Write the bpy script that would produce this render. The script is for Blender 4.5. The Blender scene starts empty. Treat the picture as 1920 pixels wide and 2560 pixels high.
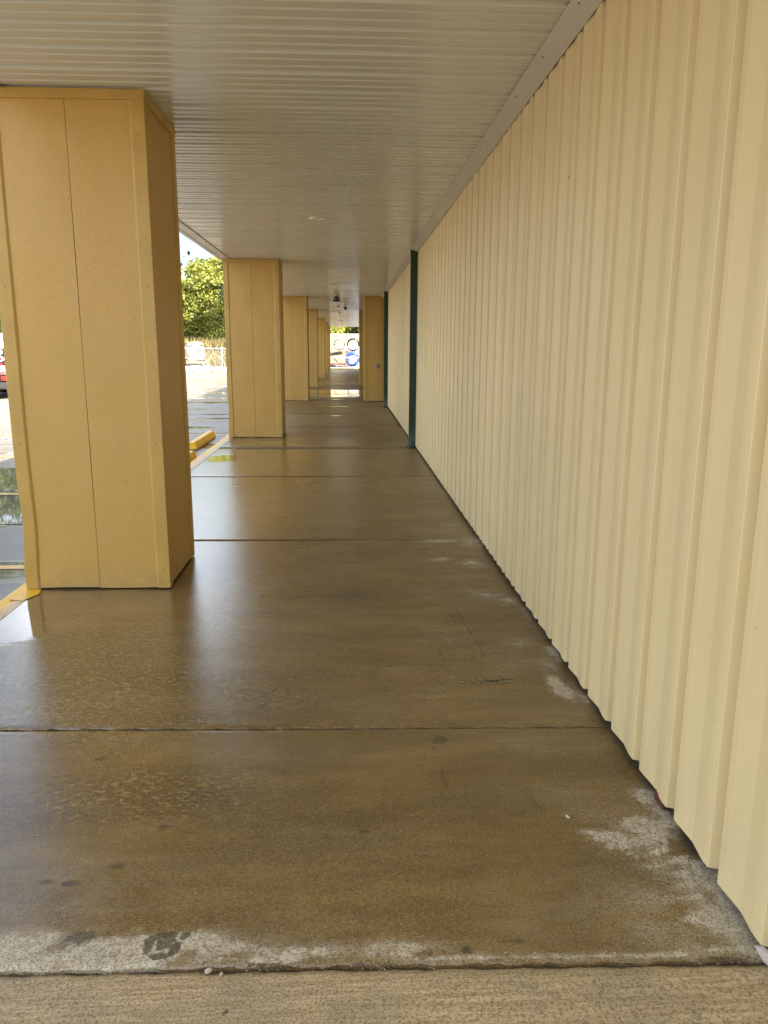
import bpy, bmesh, math, random
import numpy as np
from mathutils import Matrix, Vector
random.seed(7); rng = np.random.default_rng(11)
PI = math.pi
S = bpy.context.scene
COL = S.collection

# ------------------------------------------------------------------ camera
CAMH = 1.55
cam = bpy.data.cameras.new('camera'); camo = bpy.data.objects.new('camera', cam); COL.objects.link(camo)
def _n(v): return v / np.linalg.norm(v)
_f = 1930.0
_dY = _n(np.array([(868-960)/_f, (869-1280)/_f, 1.0]))
_dD = np.array([(921-960)/_f, (10400-1280)/_f, 1.0]); _dD = _n(_dD - _dY*(_dD@_dY))
_dX = np.cross(_dD, _dY); _dX = _dX if _dX[0] > 0 else -_dX
_R = np.array([_dX, _dY, -_dD])
camo.matrix_world = Matrix([[_R[0,0], -_R[0,1], -_R[0,2], 0], [_R[1,0], -_R[1,1], -_R[1,2], 0],
                            [_R[2,0], -_R[2,1], -_R[2,2], CAMH], [0,0,0,1]])
cam.sensor_fit = 'HORIZONTAL'; cam.sensor_width = 36.0; cam.lens = 36.0*_f/1920.0
cam.clip_start = 0.05; cam.clip_end = 2000
S.camera = camo
S.render.resolution_x = 768; S.render.resolution_y = 1024

# ------------------------------------------------------------------ sky, sun, exposure
SUN = Vector((0.52, -0.42, 0.74)).normalized()       # towards the sun: behind the camera, over the building
W = bpy.data.worlds.new('World'); S.world = W; W.use_nodes = True
nt = W.node_tree; nt.nodes.clear()
out = nt.nodes.new('ShaderNodeOutputWorld'); bg = nt.nodes.new('ShaderNodeBackground'); bg.inputs[1].default_value = 0.05
sky = nt.nodes.new('ShaderNodeTexSky'); sky.sky_type = 'NISHITA'; sky.sun_disc = False
sky.sun_elevation = math.asin(SUN.z); sky.sun_rotation = math.atan2(SUN.x, SUN.y)
sky.air_density = 1.0; sky.dust_density = 0.4; sky.ozone_density = 1.0
tc = nt.nodes.new('ShaderNodeTexCoord'); mp = nt.nodes.new('ShaderNodeMapping'); mp.inputs['Scale'].default_value = (1.0, 1.0, 2.6); mp.inputs['Location'].default_value = (7.3, 2.2, -1.5)
nz = nt.nodes.new('ShaderNodeTexNoise'); nz.inputs['Scale'].default_value = 2.2; nz.inputs['Detail'].default_value = 7; nz.inputs['Roughness'].default_value = 0.55
rp = nt.nodes.new('ShaderNodeValToRGB'); rp.color_ramp.elements[0].position = 0.44; rp.color_ramp.elements[1].position = 0.64
mx = nt.nodes.new('ShaderNodeMix'); mx.data_type = 'RGBA'; mx.inputs[7].default_value = (17.5, 18.0, 18.8, 1)
L = nt.links.new
L(tc.outputs['Generated'], mp.inputs[0]); L(mp.outputs[0], nz.inputs['Vector']); L(nz.outputs[0], rp.inputs[0])
L(rp.outputs[0], mx.inputs[0]); L(sky.outputs[0], mx.inputs[6]); L(mx.outputs[2], bg.inputs[0]); L(bg.outputs[0], out.inputs[0])
sl = bpy.data.lights.new('sun', 'SUN'); sl.energy = 5.0; sl.angle = math.radians(0.5); sl.color = (1.0, 0.90, 0.74)
so = bpy.data.objects.new('sun', sl); COL.objects.link(so); so.rotation_euler = SUN.to_track_quat('Z', 'Y').to_euler()
S.view_settings.view_transform = 'Standard'; S.view_settings.look = 'None'; S.view_settings.gamma = 1
S.view_settings.use_curve_mapping = False
S.view_settings.exposure = 2.25
S.cycles.use_guiding = True

# ------------------------------------------------------------------ material helpers
class NT:
    def __init__(s, m): s.t = m.node_tree; s.n = s.t.nodes; s.l = s.t.links
    def new(s, k, **kw):
        n = s.n.new(k)
        for a, v in kw.items(): setattr(n, a, v)
        return n
    def link(s, a, b): s.l.new(a, b)
    def val(s, x, sock):
        if isinstance(x, (int, float)): sock.default_value = x
        elif isinstance(x, tuple): sock.default_value = x if len(x) == 4 else (*x, 1)
        else: s.l.new(x, sock)
    def math(s, op, a, b=0.0, c=0.0):
        n = s.new('ShaderNodeMath', operation=op); s.val(a, n.inputs[0]); s.val(b, n.inputs[1])
        if op in ('MULTIPLY_ADD', 'SMOOTH_MIN'): s.val(c, n.inputs[2])
        return n.outputs[0]
    def ramp(s, x, lo, hi, a=0.0, b=1.0):
        n = s.new('ShaderNodeMapRange', interpolation_type='SMOOTHSTEP'); s.val(x, n.inputs[0])
        n.inputs[1].default_value = lo; n.inputs[2].default_value = hi; n.inputs[3].default_value = a; n.inputs[4].default_value = b
        return n.outputs[0]
    def mix(s, f, a, b):
        n = s.new('ShaderNodeMix', data_type='RGBA'); s.val(f, n.inputs[0]); s.val(a, n.inputs[6]); s.val(b, n.inputs[7]); return n.outputs[2]
    def pos(s, scale=(1,1,1), loc=(0,0,0), obj=False):
        if obj: v = s.new('ShaderNodeTexCoord').outputs['Object']
        else: v = s.new('ShaderNodeNewGeometry').outputs['Position']
        m = s.new('ShaderNodeMapping'); m.inputs['Scale'].default_value = scale; m.inputs['Location'].default_value = loc
        s.link(v, m.inputs[0]); return m.outputs[0]
    def noise(s, scale, detail=4, rough=0.5, vec=None, dist=0.0):
        n = s.new('ShaderNodeTexNoise'); n.inputs['Scale'].default_value = scale; n.inputs['Detail'].default_value = detail
        n.inputs['Roughness'].default_value = rough; n.inputs['Distortion'].default_value = dist
        s.link(vec if vec is not None else s.pos(), n.inputs['Vector']); return n.outputs[0]
    def bump(s, h, strength=0.3, dist=0.01, prev=None):
        n = s.new('ShaderNodeBump'); n.inputs['Strength'].default_value = strength; n.inputs['Distance'].default_value = dist
        s.link(h, n.inputs['Height'])
        if prev is not None: s.link(prev, n.inputs['Normal'])
        return n.outputs[0]
MATS = {}
def base(name):
    m = bpy.data.materials.new(name); m.use_nodes = True; MATS[name] = m
    k = NT(m); b = m.node_tree.nodes['Principled BSDF']; return m, k, b
def paint(name, col, rough=0.45, vary=0.08, nscale=3.0, bumps=None, spec=0.5, metal=0.0, dirt=None):
    m, k, b = base(name)
    n = k.noise(nscale, 5, 0.6)
    f = k.ramp(n, 0.3, 0.7)
    c = k.mix(f, tuple(x*(1-vary) for x in col), tuple(min(1, x*(1+vary)) for x in col))
    if dirt:
        z = k.new('ShaderNodeSeparateXYZ'); k.link(k.pos(), z.inputs[0])
        d = k.math('MULTIPLY', k.ramp(z.outputs[2], dirt[0], dirt[1], 1, 0), k.ramp(k.noise(9, 5, 0.65, k.pos((1, 1, .35))), 0.35, 0.7))
        c = k.mix(k.math('MULTIPLY', d, dirt[3]), c, dirt[2])
    k.val(c, b.inputs['Base Color']); b.inputs['Metallic'].default_value = metal
    k.val(k.ramp(k.noise(nscale*2.3, 4), 0.3, 0.7, max(0.02, rough-0.06), rough+0.06), b.inputs['Roughness'])
    b.inputs['Specular IOR Level'].default_value = spec
    if bumps: k.link(k.bump(k.noise(bumps[0], 3, 0.6), bumps[1], bumps[2]), b.inputs['Normal'])
    return m
def flat(name, col, rough=0.5, **kw): return paint(name, col, rough, vary=kw.pop('vary', 0.05), **kw)

def metal_sheet(name, col, rough, wav, vec_scale, dirt=None):
    """painted steel sheet: slow waviness (oil-canning), fine orange peel, faint streaks along its length"""
    m, k, b = base(name)
    st = k.noise(6, 4, 0.6, k.pos(vec_scale))
    c = k.mix(k.ramp(st, 0.3, 0.7), tuple(x*0.975 for x in col), tuple(min(1, x*1.02) for x in col))
    sp = k.ramp(k.noise(40, 2, 0.5), 0.785, 0.80)
    c = k.mix(k.math('MULTIPLY', sp, 0.4), c, (0.12, 0.09, 0.05))
    if dirt:
        z = k.new('ShaderNodeSeparateXYZ'); k.link(k.pos(), z.inputs[0])
        d = k.math('MULTIPLY', k.ramp(z.outputs[2], dirt[0], dirt[1], 1, 0), k.ramp(k.noise(14, 5, 0.65, k.pos((1, 1, .4))), 0.35, 0.72))
        c = k.mix(k.math('MULTIPLY', d, dirt[3]), c, dirt[2])
    k.val(c, b.inputs['Base Color'])
    k.val(k.ramp(k.noise(1.5, 3), 0.3, 0.7, rough-0.04, rough+0.05), b.inputs['Roughness'])
    n1 = k.bump(k.noise(1.6, 2, 0.5), wav, 0.05)
    k.link(n1, b.inputs['Normal'])
    return m
M_wall = metal_sheet('wall_steel', (0.69, 0.56, 0.30), 0.42, 0.05, (1, 1, 0.12), dirt=(0.0, 0.5, (0.42, 0.36, 0.25), 0.30))
M_ceil = metal_sheet('ceiling_steel', (0.65, 0.655, 0.58), 0.21, 0.04, (0.05, .3, 1))
M_trim = metal_sheet('trim_steel', (0.62, 0.61, 0.53), 0.36, 0.10, (1, .15, 1))
M_post = paint('green_paint', (0.004, 0.030, 0.014), 0.5, 0.25, 6, (60, 0.15, 0.002), dirt=(0.0, 0.45, (0.20, 0.22, 0.20), 0.5))
def stucco():
    m, k, b = base('tan_stucco_steel')
    g = k.noise(210, 3, 0.65)
    c = k.mix(k.ramp(g, 0.35, 0.62), (0.48, 0.285, 0.060), (0.585, 0.37, 0.10))
    c = k.mix(k.math('MULTIPLY', k.ramp(k.noise(2.2, 5, 0.6), 0.35, 0.7), 0.35), c, (0.50, 0.31, 0.08))
    z = k.new('ShaderNodeSeparateXYZ'); k.link(k.pos(), z.inputs[0])
    d = k.math('MULTIPLY', k.ramp(z.outputs[2], 0.0, 0.22, 1, 0), k.ramp(k.noise(11, 6, 0.7), 0.38, 0.66))
    c = k.mix(k.math('MULTIPLY', d, 0.5), c, (0.34, 0.25, 0.13))
    scuff = k.math('MULTIPLY', k.ramp(k.noise(7, 7, .78, k.pos((1, 1, .6), (3, 1, 2))), .62, .70), k.ramp(k.noise(1.3, 2), .5, .62))
    c = k.mix(k.math('MULTIPLY', scuff, .45), c, (0.34, 0.22, 0.09))
    sp = k.ramp(k.noise(48, 2, 0.5), 0.775, 0.79); c = k.mix(sp, c, (0.16, 0.09, 0.03))
    k.val(c, b.inputs['Base Color']); b.inputs['Roughness'].default_value = 0.42
    k.link(k.bump(g, 0.35, 0.0012, k.bump(k.noise(2.2, 2), 0.40, 0.035)), b.inputs['Normal'])
    return m
M_stucco = stucco()
M_coltrim = paint('tan_trim_steel', (0.50, 0.32, 0.075), 0.38, 0.07, 4, (5, 0.25, 0.01), dirt=(0.0, 0.15, (0.36, 0.27, 0.14), 0.6))
M_dark = flat('dark_gap', (0.022, 0.02, 0.018), 0.9)
M_steel = flat('galvanised_steel', (0.42, 0.43, 0.44), 0.4, metal=0.6)
M_white = flat('white_paint', (0.80, 0.80, 0.78), 0.4)
M_black = flat('black_plastic', (0.018, 0.018, 0.02), 0.4)
M_rubber = flat('black_rubber', (0.015, 0.015, 0.015), 0.8)

# ------------------------------------------------------------------ object helpers
def tag(o, label=None, cat=None, group=None, kind=None):
    if label: o['label'] = label
    if cat: o['category'] = cat
    if group: o['group'] = group
    if kind: o['kind'] = kind
    return o
def thing(name, loc, label, cat, group=None, rz=0.0):
    o = bpy.data.objects.new(name, None); COL.objects.link(o); o.location = loc; o.rotation_euler = (0, 0, rz)
    o.empty_display_size = 0.2
    bpy.context.view_layer.update() if False else None
    return tag(o, label, cat, group)
def link(name, me, mat=None, parent=None, kind=None, loc=None, smooth=False):
    o = bpy.data.objects.new(name, me); COL.objects.link(o)
    if mat is not None and len(me.materials) == 0: me.materials.append(mat)
    if parent is not None: o.parent = parent
    if loc is not None: o.location = loc
    if smooth: me.polygons.foreach_set('use_smooth', [True]*len(me.polygons))
    if kind: o['kind'] = kind
    return o
class MB:
    """collects simple shapes of one part into one mesh"""
    def __init__(s): s.v = []; s.f = []
    def add(s, v, f):
        o = len(s.v); s.v += [tuple(p) for p in v]; s.f += [tuple(i+o for i in q) for q in f]; return s
    def box(s, a, b):
        (x0,y0,z0),(x1,y1,z1) = a, b
        return s.add([(x0,y0,z0),(x1,y0,z0),(x1,y1,z0),(x0,y1,z0),(x0,y0,z1),(x1,y0,z1),(x1,y1,z1),(x0,y1,z1)],
                     [(0,3,2,1),(4,5,6,7),(0,1,5,4),(1,2,6,5),(2,3,7,6),(3,0,4,7)])
    def tube(s, pts, r, n=8, closed=False, rs=None, cap=True):
        P = [Vector(p) for p in pts]; N = len(P); o = len(s.v)
        for i, p in enumerate(P):
            if closed: t = (P[(i+1) % N]-P[i-1])
            else: t = P[min(i+1, N-1)]-P[max(i-1, 0)]
            t.normalize(); up = Vector((0,0,1)) if abs(t.z) < .9 else Vector((1,0,0))
            a = t.cross(up).normalized(); b = t.cross(a).normalized(); rr = rs[i] if rs else r
            for k in range(n):
                th = 2*PI*k/n; q = p+a*rr*math.cos(th)+b*rr*math.sin(th); s.v.append(tuple(q))
        for i in range(N if closed else N-1):
            j = (i+1) % N
            for k in range(n):
                s.f.append((o+i*n+k, o+i*n+(k+1) % n, o+j*n+(k+1) % n, o+j*n+k))
        if not closed and cap: s.f.append(tuple(o+k for k in range(n))[::-1]); s.f.append(tuple(o+(N-1)*n+k for k in range(n)))
        return s
    def prism(s, poly, ax, a, b):
        """poly in the two other axes, extruded along axis ax from a to b"""
        n = len(poly)
        def P(u, w, t): return {0:(t,u,w), 1:(u,t,w), 2:(u,w,t)}[ax]
        return s.add([P(u,w,a) for u,w in poly]+[P(u,w,b) for u,w in poly],
                     [tuple(range(n))[::-1], tuple(range(n, 2*n))]+[(i,(i+1)%n,n+(i+1)%n,n+i) for i in range(n)])
    def mesh(s, name='m', bevel=0.0, seg=1):
        me = bpy.data.meshes.new(name); me.from_pydata(s.v, [], s.f)
        bm = bmesh.new(); bm.from_mesh(me); bmesh.ops.recalc_face_normals(bm, faces=bm.faces)
        if bevel: bmesh.ops.bevel(bm, geom=[e for e in bm.edges if e.calc_face_angle(0) > 0.5], offset=bevel, segments=seg, affect='EDGES', clamp_overlap=True)
        bm.to_mesh(me); bm.free(); return me
    def build(s, name, mat, parent=None, kind=None, bevel=0.0, seg=1, smooth=False, loc=None):
        return link(name, s.mesh(name, bevel, seg), mat, parent, kind, loc, smooth)

Y0, Y1 = -5.0, 56.6           # walkway under the canopy
XL, XR = -2.07, 1.10
CZ = 3.0                       # soffit

# ================================================================== GROUND
def m_parking():
    m, k, b = base('wet_parking')
    sx = k.new('ShaderNodeSeparateXYZ'); k.link(k.pos(), sx.inputs[0])
    big = k.noise(0.35, 5, 0.6, k.pos((1, 1.6, 1)))
    med = k.noise(2.0, 6, 0.65, k.pos((.35, 1, 1))); fine = k.noise(70, 3, 0.6)
    edge = k.math('ADD', sx.outputs[0], k.math('MULTIPLY', big, 3.0))       # wet near the building, drying outwards
    wet = k.ramp(k.math('ADD', edge, k.math('MULTIPLY', sx.outputs[1], -0.045)), -7.4, -4.8)
    c_wet = k.mix(k.ramp(med, 0.3, 0.7), (0.095, 0.085, 0.078), (0.16, 0.145, 0.13))
    c_dry = k.mix(k.ramp(med, 0.3, 0.7), (0.17, 0.135, 0.115), (0.25, 0.20, 0.17))
    c = k.mix(wet, c_dry, c_wet)
    c = k.mix(k.ramp(fine, 0.62, 0.72, 0, .5), c, (0.30, 0.27, 0.23))
    k.val(c, b.inputs['Base Color'])
    pud = k.math('MULTIPLY', k.ramp(k.noise(0.55, 4, 0.55, k.pos((.5, 1.5, 1), (3.1, 1.7, 0))), 0.55, 0.60), k.ramp(wet, 0.2, 0.7))
    ex = k.math('DIVIDE', k.math('ADD', sx.outputs[0], 3.95), 1.75); ey = k.math('DIVIDE', k.math('ADD', sx.outputs[1], -8.7), 2.1)
    el = k.math('ADD', k.math('ADD', k.math('MULTIPLY', ex, ex), k.math('MULTIPLY', ey, ey)), k.math('MULTIPLY', med, .8))
    big_pud = k.ramp(el, 1.34, 1.22); pud = k.math('MAXIMUM', pud, big_pud)
    rough = k.mix(pud, k.mix(wet, (0.7, 0.7, 0.7), (0.36, 0.36, 0.36)), (0.03, 0.03, 0.03))
    k.val(rough, b.inputs['Roughness'])
    h = k.math('MULTIPLY', k.math('ADD', fine, k.math('MULTIPLY', med, 2.0)), k.math('SUBTRACT', 1.0, pud))
    k.link(k.bump(h, 0.25, 0.004), b.inputs['Normal'])
    return m
M_park = m_parking()
def m_earth():
    m, k, b = base('bare_ground')
    n = k.noise(1.4, 8, 0.7); n2 = k.noise(14, 5, 0.7)
    c = k.mix(k.ramp(n, 0.35, 0.65), (0.20, 0.15, 0.11), (0.30, 0.25, 0.19)); c = k.mix(k.ramp(n2, 0.5, 0.65), c, (0.36, 0.32, 0.26))
    k.val(c, b.inputs['Base Color']); b.inputs['Roughness'].default_value = 0.9
    k.link(k.bump(n2, 0.6, 0.03), b.inputs['Normal']); return m
M_earth = m_earth()
g = MB().add([(-700,-300,-.09),(700,-300,-.09),(700,900,-.09),(-700,900,-.09)], [(0,1,2,3)]).build('ground', M_earth); tag(g, kind='structure')
PZ = -0.06
PX0, PY1 = -27.0, 47.6
p = MB().add([(PX0,-14,PZ),(XL-.14,-14,PZ),(XL-.14,PY1,PZ),(PX0,PY1,PZ)], [(0,1,2,3)]).build('parking_lot', M_park); tag(p, kind='structure')
# worn yellow stall lines
def m_line(name, c1, lo):
    m, k, b = base(name)
    w = k.ramp(k.noise(7, 7, 0.75), lo, lo+0.12)
    c = k.mix(w, (0.14, 0.125, 0.10), k.mix(k.noise(20, 3), c1, tuple(x*.8 for x in c1)))
    k.val(c, b.inputs['Base Color']); b.inputs['Roughness'].default_value = 0.35
    k.link(k.bump(k.noise(90, 3), 0.2, 0.002), b.inputs['Normal']); return m
M_yline = m_line('worn_yellow_line', (0.66, 0.42, 0.09), 0.36)
M_ypaint = m_line('yellow_paint', (0.80, 0.46, 0.02), 0.24)
M_wline = m_line('worn_pale_edge', (0.60, 0.42, 0.20), 0.34)
y = 5.65
while y < 46:
    MB().add([(-8.6,y-.05,PZ+.004),(XL-.16,y-.05,PZ+.004),(XL-.16,y+.05,PZ+.004),(-8.6,y+.05,PZ+.004)], [(0,1,2,3)]).build('painted_line', M_yline, p)
    y += 2.98
# concrete paving joints of the lot, dark tooled lines
jm = MB()
for yy in (7.1, 13.1, 19.1, 25.0, 31, 37):
    jm.box((-20, yy-.008, PZ+.0015), (XL-.16, yy+.008, PZ+.003))
jm.build('paving_joint', M_dark, p)

# ================================================================== WALKWAY SLABS
# dry or light patches: x, y, rx, ry, strength (they are stains and dried areas of the concrete)
DRY = [(-.80,2.02,.40,.20,.34),(-1.1,2.2,.3,.2,.25),(.55,1.80,.30,.07,.30),(.80,1.92,.16,.12,.38),(.72,2.45,.2,.08,.28),(.6,3.95,.25,.14,.30),(.75,3.55,.18,.2,.32),(1.00,3.27,.05,.10,1),(1.065,3.2,.03,.08,.8),(1.05,2.42,.05,.07,1),(1.07,2.33,.04,.09,1),(1.075,2.27,.03,.06,1),(0.97,2.25,.09,.06,1),(0.99,2.20,.07,.05,1),(.93,2.17,.12,.05,.8),(1.0,1.99,.10,.10,.72),(.92,1.90,.14,.09,.55),(1.03,1.83,.10,.12,.85),(.85,1.78,.16,.06,.5),(.97,2.06,.10,.06,.7),
 (0.84,2.2,.07,.035,1),(0.78,2.225,.05,.02,.8),(0.87,2.15,.06,.03,1),(0.885,2.11,.04,.03,.8),(0.96,2.115,.035,.025,.9),(1.0,2.135,.02,.02,1),(1.03,2.07,.05,.03,1),(1.07,2.04,.04,.05,1),
 (0.95,2.02,.06,.025,.7),(1.0,1.91,.05,.04,.8),(1.085,1.98,.05,.08,1),(1.08,1.9,.05,.09,1),(1.07,1.79,.06,.10,1),(1.06,1.72,.09,.04,1),(0.945,1.82,.06,.03,.8),(0.96,1.77,.10,.03,.7),(0.97,1.715,.16,.02,.9),
 (0.6,1.705,.2,.012,.8),(0.85,1.702,.2,.012,.9),(0.3,1.71,.25,.016,.8),(0.12,1.745,.14,.035,.8),(-.13,1.745,.2,.03,.75),(-.31,1.765,.13,.035,.9),(-.42,1.80,.12,.04,.9),(-.55,1.78,.14,.06,1),
 (-.70,1.78,.10,.06,1),(-.87,1.80,.12,.06,1),(-.86,1.74,.16,.03,1),(-1.0,1.79,.12,.06,.8),(-1.2,1.78,.2,.05,.7),(-.6,1.72,.3,.02,.9),(-0.25,1.72,.2,.015,.8),
 (0.82,4.77,.14,.07,.55),(0.895,4.69,.14,.07,.7),(1.0,4.59,.08,.10,.7),(0.91,3.88,.10,.08,.65),(1.065,3.73,.05,.14,.8),(1.0,3.56,.06,.09,.6),(0.98,3.33,.05,.13,1),(0.97,3.38,.03,.05,.9),
 (1.06,4.35,.04,.3,.6),(0.64,4.10,.05,.05,.3),(1.09,4.05,.03,.2,.5),(0.55,7.18,.25,.06,.4),(0.85,7.22,.25,.08,.6),(0.93,6.6,.15,.35,.55),(1.0,6.1,.15,.25,.75),(0.66,6.58,.16,.10,.5),(0.75,6.12,.25,.09,.8),(0.3,6.15,.5,.04,.5),
 (0.82,9.27,.3,.06,.5),(1.02,9.6,.12,.7,.5),(0.9,5.46,.12,.15,.7),(0.7,5.54,.12,.08,.7),(0.75,5.06,.14,.07,.5),(1.05,8.2,.08,.8,.5),(1.0,11.5,.12,.5,.4),(0.2,2.86,.2,.02,.2),
 (1.02,14,.1,1,.4),(.95,17.5,.14,1.2,.45)]
DARK = [(-.827,2.04,.03,.012,1),(-.775,2.035,.014,.008,.8),(-.745,2.06,.02,.008,.5),(-.84,1.985,.03,.02,.5),(-.71,2.115,.032,.016,.9),(-.85,2.165,.04,.01,.5),(-.61,2.305,.03,.016,.9),(-.68,2.39,.05,.02,.5),(0.318,3.01,.02,.02,.5),(.228,3.07,.016,.016,.5),
 (.363,2.845,.03,.03,1.1),(-.95,2.75,.03,.02,.8),(-.25,2.62,.02,.01,.8),(.05,2.25,.03,.012,.7),(-.4,2.2,.016,.01,.8),(.6,2.6,.02,.012,.7),(.2,3.6,.03,.02,.6),(-.15,3.75,.02,.012,.7),(-.9,2.05,.03,.012,.9),(.335,2.78,.014,.014,.8),(.264,2.655,.03,.02,.5),(.64,1.825,.02,.006,.6),(.39,1.96,.02,.008,.5),(.43,1.765,.05,.01,.8),(.30,1.735,.03,.016,.7),(.20,1.73,.02,.02,.6),(-.72,1.82,.05,.03,.8),(-.296,1.57,.01,.008,.9),
 (.51,1.74,.03,.012,.5),(-.33,1.69,.06,.012,.7),(-.23,1.684,.05,.01,.7),(-1.1,3.62,.05,.05,.3),(.0,4.75,.30,.28,.50),(-.3,4.9,.2,.15,.3),(.02,3.9,.03,.03,.4),(-.2,12.6,.05,.1,.3),(0.2,2.3,.012,.01,.6),(.1,2.42,.01,.01,.6),(.55,2.1,.012,.01,.6),(-.1,1.5,.015,.006,.5),(.3,1.45,.02,.004,.4)]
# wet shoe print near the joint
for (px, py, rx, ry) in [(-.493,1.795,.013,.011),(-.495,1.775,.010,.006),(-.50,1.815,.016,.005),(-.535,1.825,.008,.0025),(-.537,1.813,.008,.0025),(-.538,1.801,.008,.0025),(-.536,1.789,.008,.0025),(-.534,1.777,.008,.003),(-.528,1.766,.006,.003),
                         (-.445,1.82,.006,.006),(-.45,1.805,.006,.005),(-.452,1.79,.006,.005),(-.458,1.775,.006,.005),(-.462,1.762,.006,.004),(-.52,1.752,.006,.005),(-.495,1.747,.014,.004),(-.48,1.812,.006,.008)]:
    DARK.append((px, py, rx*1.2, ry*1.3, 2.2))
def blobs(X, Yv, lst):
    a = np.zeros_like(X)
    for (bx, by, rx, ry, s) in lst:
        d = ((X-bx)/rx)**2+((Yv-by)/ry)**2
        a = np.maximum(a, s*np.exp(-d*0.75))
    return a
def mottle(X, Yv):
    m = np.zeros_like(X)
    for (bx, by, rx, ry, s) in [(-1.1,3.45,.85,.22,1),(-.40,3.27,.28,.16,.9),(-1.35,3.2,.5,.25,.8),(-1.3,3.9,.8,.5,.9),(-.6,3.05,.4,.09,.7),(-.1,3.0,.5,.05,.5),(-.70,2.52,.38,.15,1),(-.98,2.45,.2,.12,.8),(-.52,2.5,.16,.1,.9),(-.68,2.38,.2,.06,.7),(-1.1,2.95,.35,.14,.6),(-1.4,4.2,.5,.3,.45),(-.9,4.4,.35,.3,.35)]:
        m = np.maximum(m, s*np.exp(-(((X-bx)/rx)**2+((Yv-by)/ry)**2)*0.8))
    return m
def m_slab():
    m, k, b = base('walkway_concrete')
    def att(n):
        a = k.new('ShaderNodeAttribute'); a.attribute_name = n; return a.outputs['Fac']
    dry, dark, mot, brush = att('dry'), att('stain'), att('mottle'), att('brush')
    P = k.pos(); sx = k.new('ShaderNodeSeparateXYZ'); k.link(P, sx.inputs[0]); X, Yc = sx.outputs[0], sx.outputs[1]
    warp = k.noise(9, 8, 0.72); warpx = k.noise(13, 6, 0.65, k.pos((.45, 1, 1))); fine = k.noise(160, 3, 0.6); vf = k.noise(420, 2, 0.5)
    broom = k.noise(95, 4, 0.65, k.pos((.05, 1, 1)), 0.25); broom2 = k.noise(190, 3, 0.6, k.pos((.03, 1, 1)))
    big = k.noise(0.9, 5, 0.6, k.pos((.6, 1, 1)))
    # wet colour: ochre brown, slow variation
    c = k.mix(k.ramp(big, 0.36, 0.64), (0.165, 0.100, 0.026), (0.275, 0.178, 0.060))
    c = k.mix(k.ramp(k.noise(3.2, 7, 0.7, k.pos((.5, 1, 1), (5, 2, 0))), 0.44, 0.66, 0, .6), c, (0.26, 0.195, 0.10))
    c = k.mix(k.ramp(k.noise(5.5, 7, 0.72, k.pos((.25, 1, 1), (1, 7, 0))), 0.40, 0.62, .45, 0), c, (0.075, 0.045, 0.014))
    c = k.mix(k.ramp(warpx, 0.5, 0.72, 0, .35), c, (0.11, 0.075, 0.032))
    # mottling: flecks of lighter cement skin
    fl = k.noise(62, 4, 0.6, k.pos((.6, 1, 1)), 0.5)
    flm = k.math('MULTIPLY', k.ramp(fl, 0.47, 0.54), mot)
    c = k.mix(k.math('MULTIPLY', flm, 0.85), c, (0.068, 0.052, 0.028))
    flm2 = k.math('MULTIPLY', k.ramp(fl, 0.45, 0.38), mot)
    c = k.mix(k.math('MULTIPLY', flm2, 0.8), c, (0.36, 0.265, 0.12))
    # dried patches with crisp ragged rims
    d = k.ramp(k.math('ADD', dry, k.math('MULTIPLY', k.math('SUBTRACT', k.math('ADD', k.math('MULTIPLY', k.noise(17, 9, .8), .6), k.math('MULTIPLY', warpx, .4)), 0.5), 2.8)), 0.42, 0.78)
    soft = k.ramp(dry, 0.12, 0.6, 0, .45)
    dd = k.math('MAXIMUM', k.math('MULTIPLY', d, k.ramp(dry, 0.1, 0.75, 0, 1)), k.math('MULTIPLY', soft, k.ramp(warp, .35, .6)))
    cd = k.mix(k.ramp(k.noise(38, 7, .75), 0.35, 0.65), (0.40, 0.35, 0.25), (0.60, 0.53, 0.40))
    c = k.mix(dd, c, cd)
    # brushed, nearly dry slab at the front
    cb = k.mix(k.ramp(broom, 0.36, 0.64), (0.40, 0.295, 0.155), (0.56, 0.43, 0.25))
    cb = k.mix(k.ramp(k.noise(2.5, 6, 0.7), 0.4, 0.7, 0, .6), cb, (0.25, 0.215, 0.15))
    c = k.mix(brush, c, cb)
    # dark stains
    ds = k.ramp(k.math('ADD', dark, k.math('MULTIPLY', k.math('SUBTRACT', k.noise(34, 6, 0.7), 0.5), 1.3)), 0.34, 0.62, 0, .85)
    ds = k.math('MULTIPLY', ds, k.ramp(dark, 0.08, 0.4))
    c = k.mix(ds, c, (0.055, 0.043, 0.026))
    sp = k.ramp(k.noise(26, 3, .7), 0.70, 0.76, 0, .6); c = k.mix(sp, c, (0.07, 0.052, 0.028))
    # fine grain, light grit
    c = k.mix(k.ramp(fine, 0.36, 0.56, .62, 0), c, (0.055, 0.038, 0.016))
    c = k.mix(k.ramp(k.noise(230, 3, .6, k.pos((.6, 1, 1))), 0.54, 0.66, 0, .50), c, (0.42, 0.32, 0.17))
    c = k.mix(k.ramp(k.noise(75, 4, .7), 0.62, 0.72, 0, .18), c, (0.06, 0.04, 0.02))
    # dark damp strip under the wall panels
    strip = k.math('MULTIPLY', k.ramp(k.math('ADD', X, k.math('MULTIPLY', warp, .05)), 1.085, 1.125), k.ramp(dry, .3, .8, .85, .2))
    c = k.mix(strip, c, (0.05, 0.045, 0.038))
    k.val(c, b.inputs['Base Color'])
    # wetness decides gloss: a film of water towards the open side and in shallow dips
    leftw = k.ramp(k.math('ADD', X, k.math('MULTIPLY', k.math('SUBTRACT', big, .5), 1.6)), 0.9, -1.0)
    dips = att('puddle')
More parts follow.
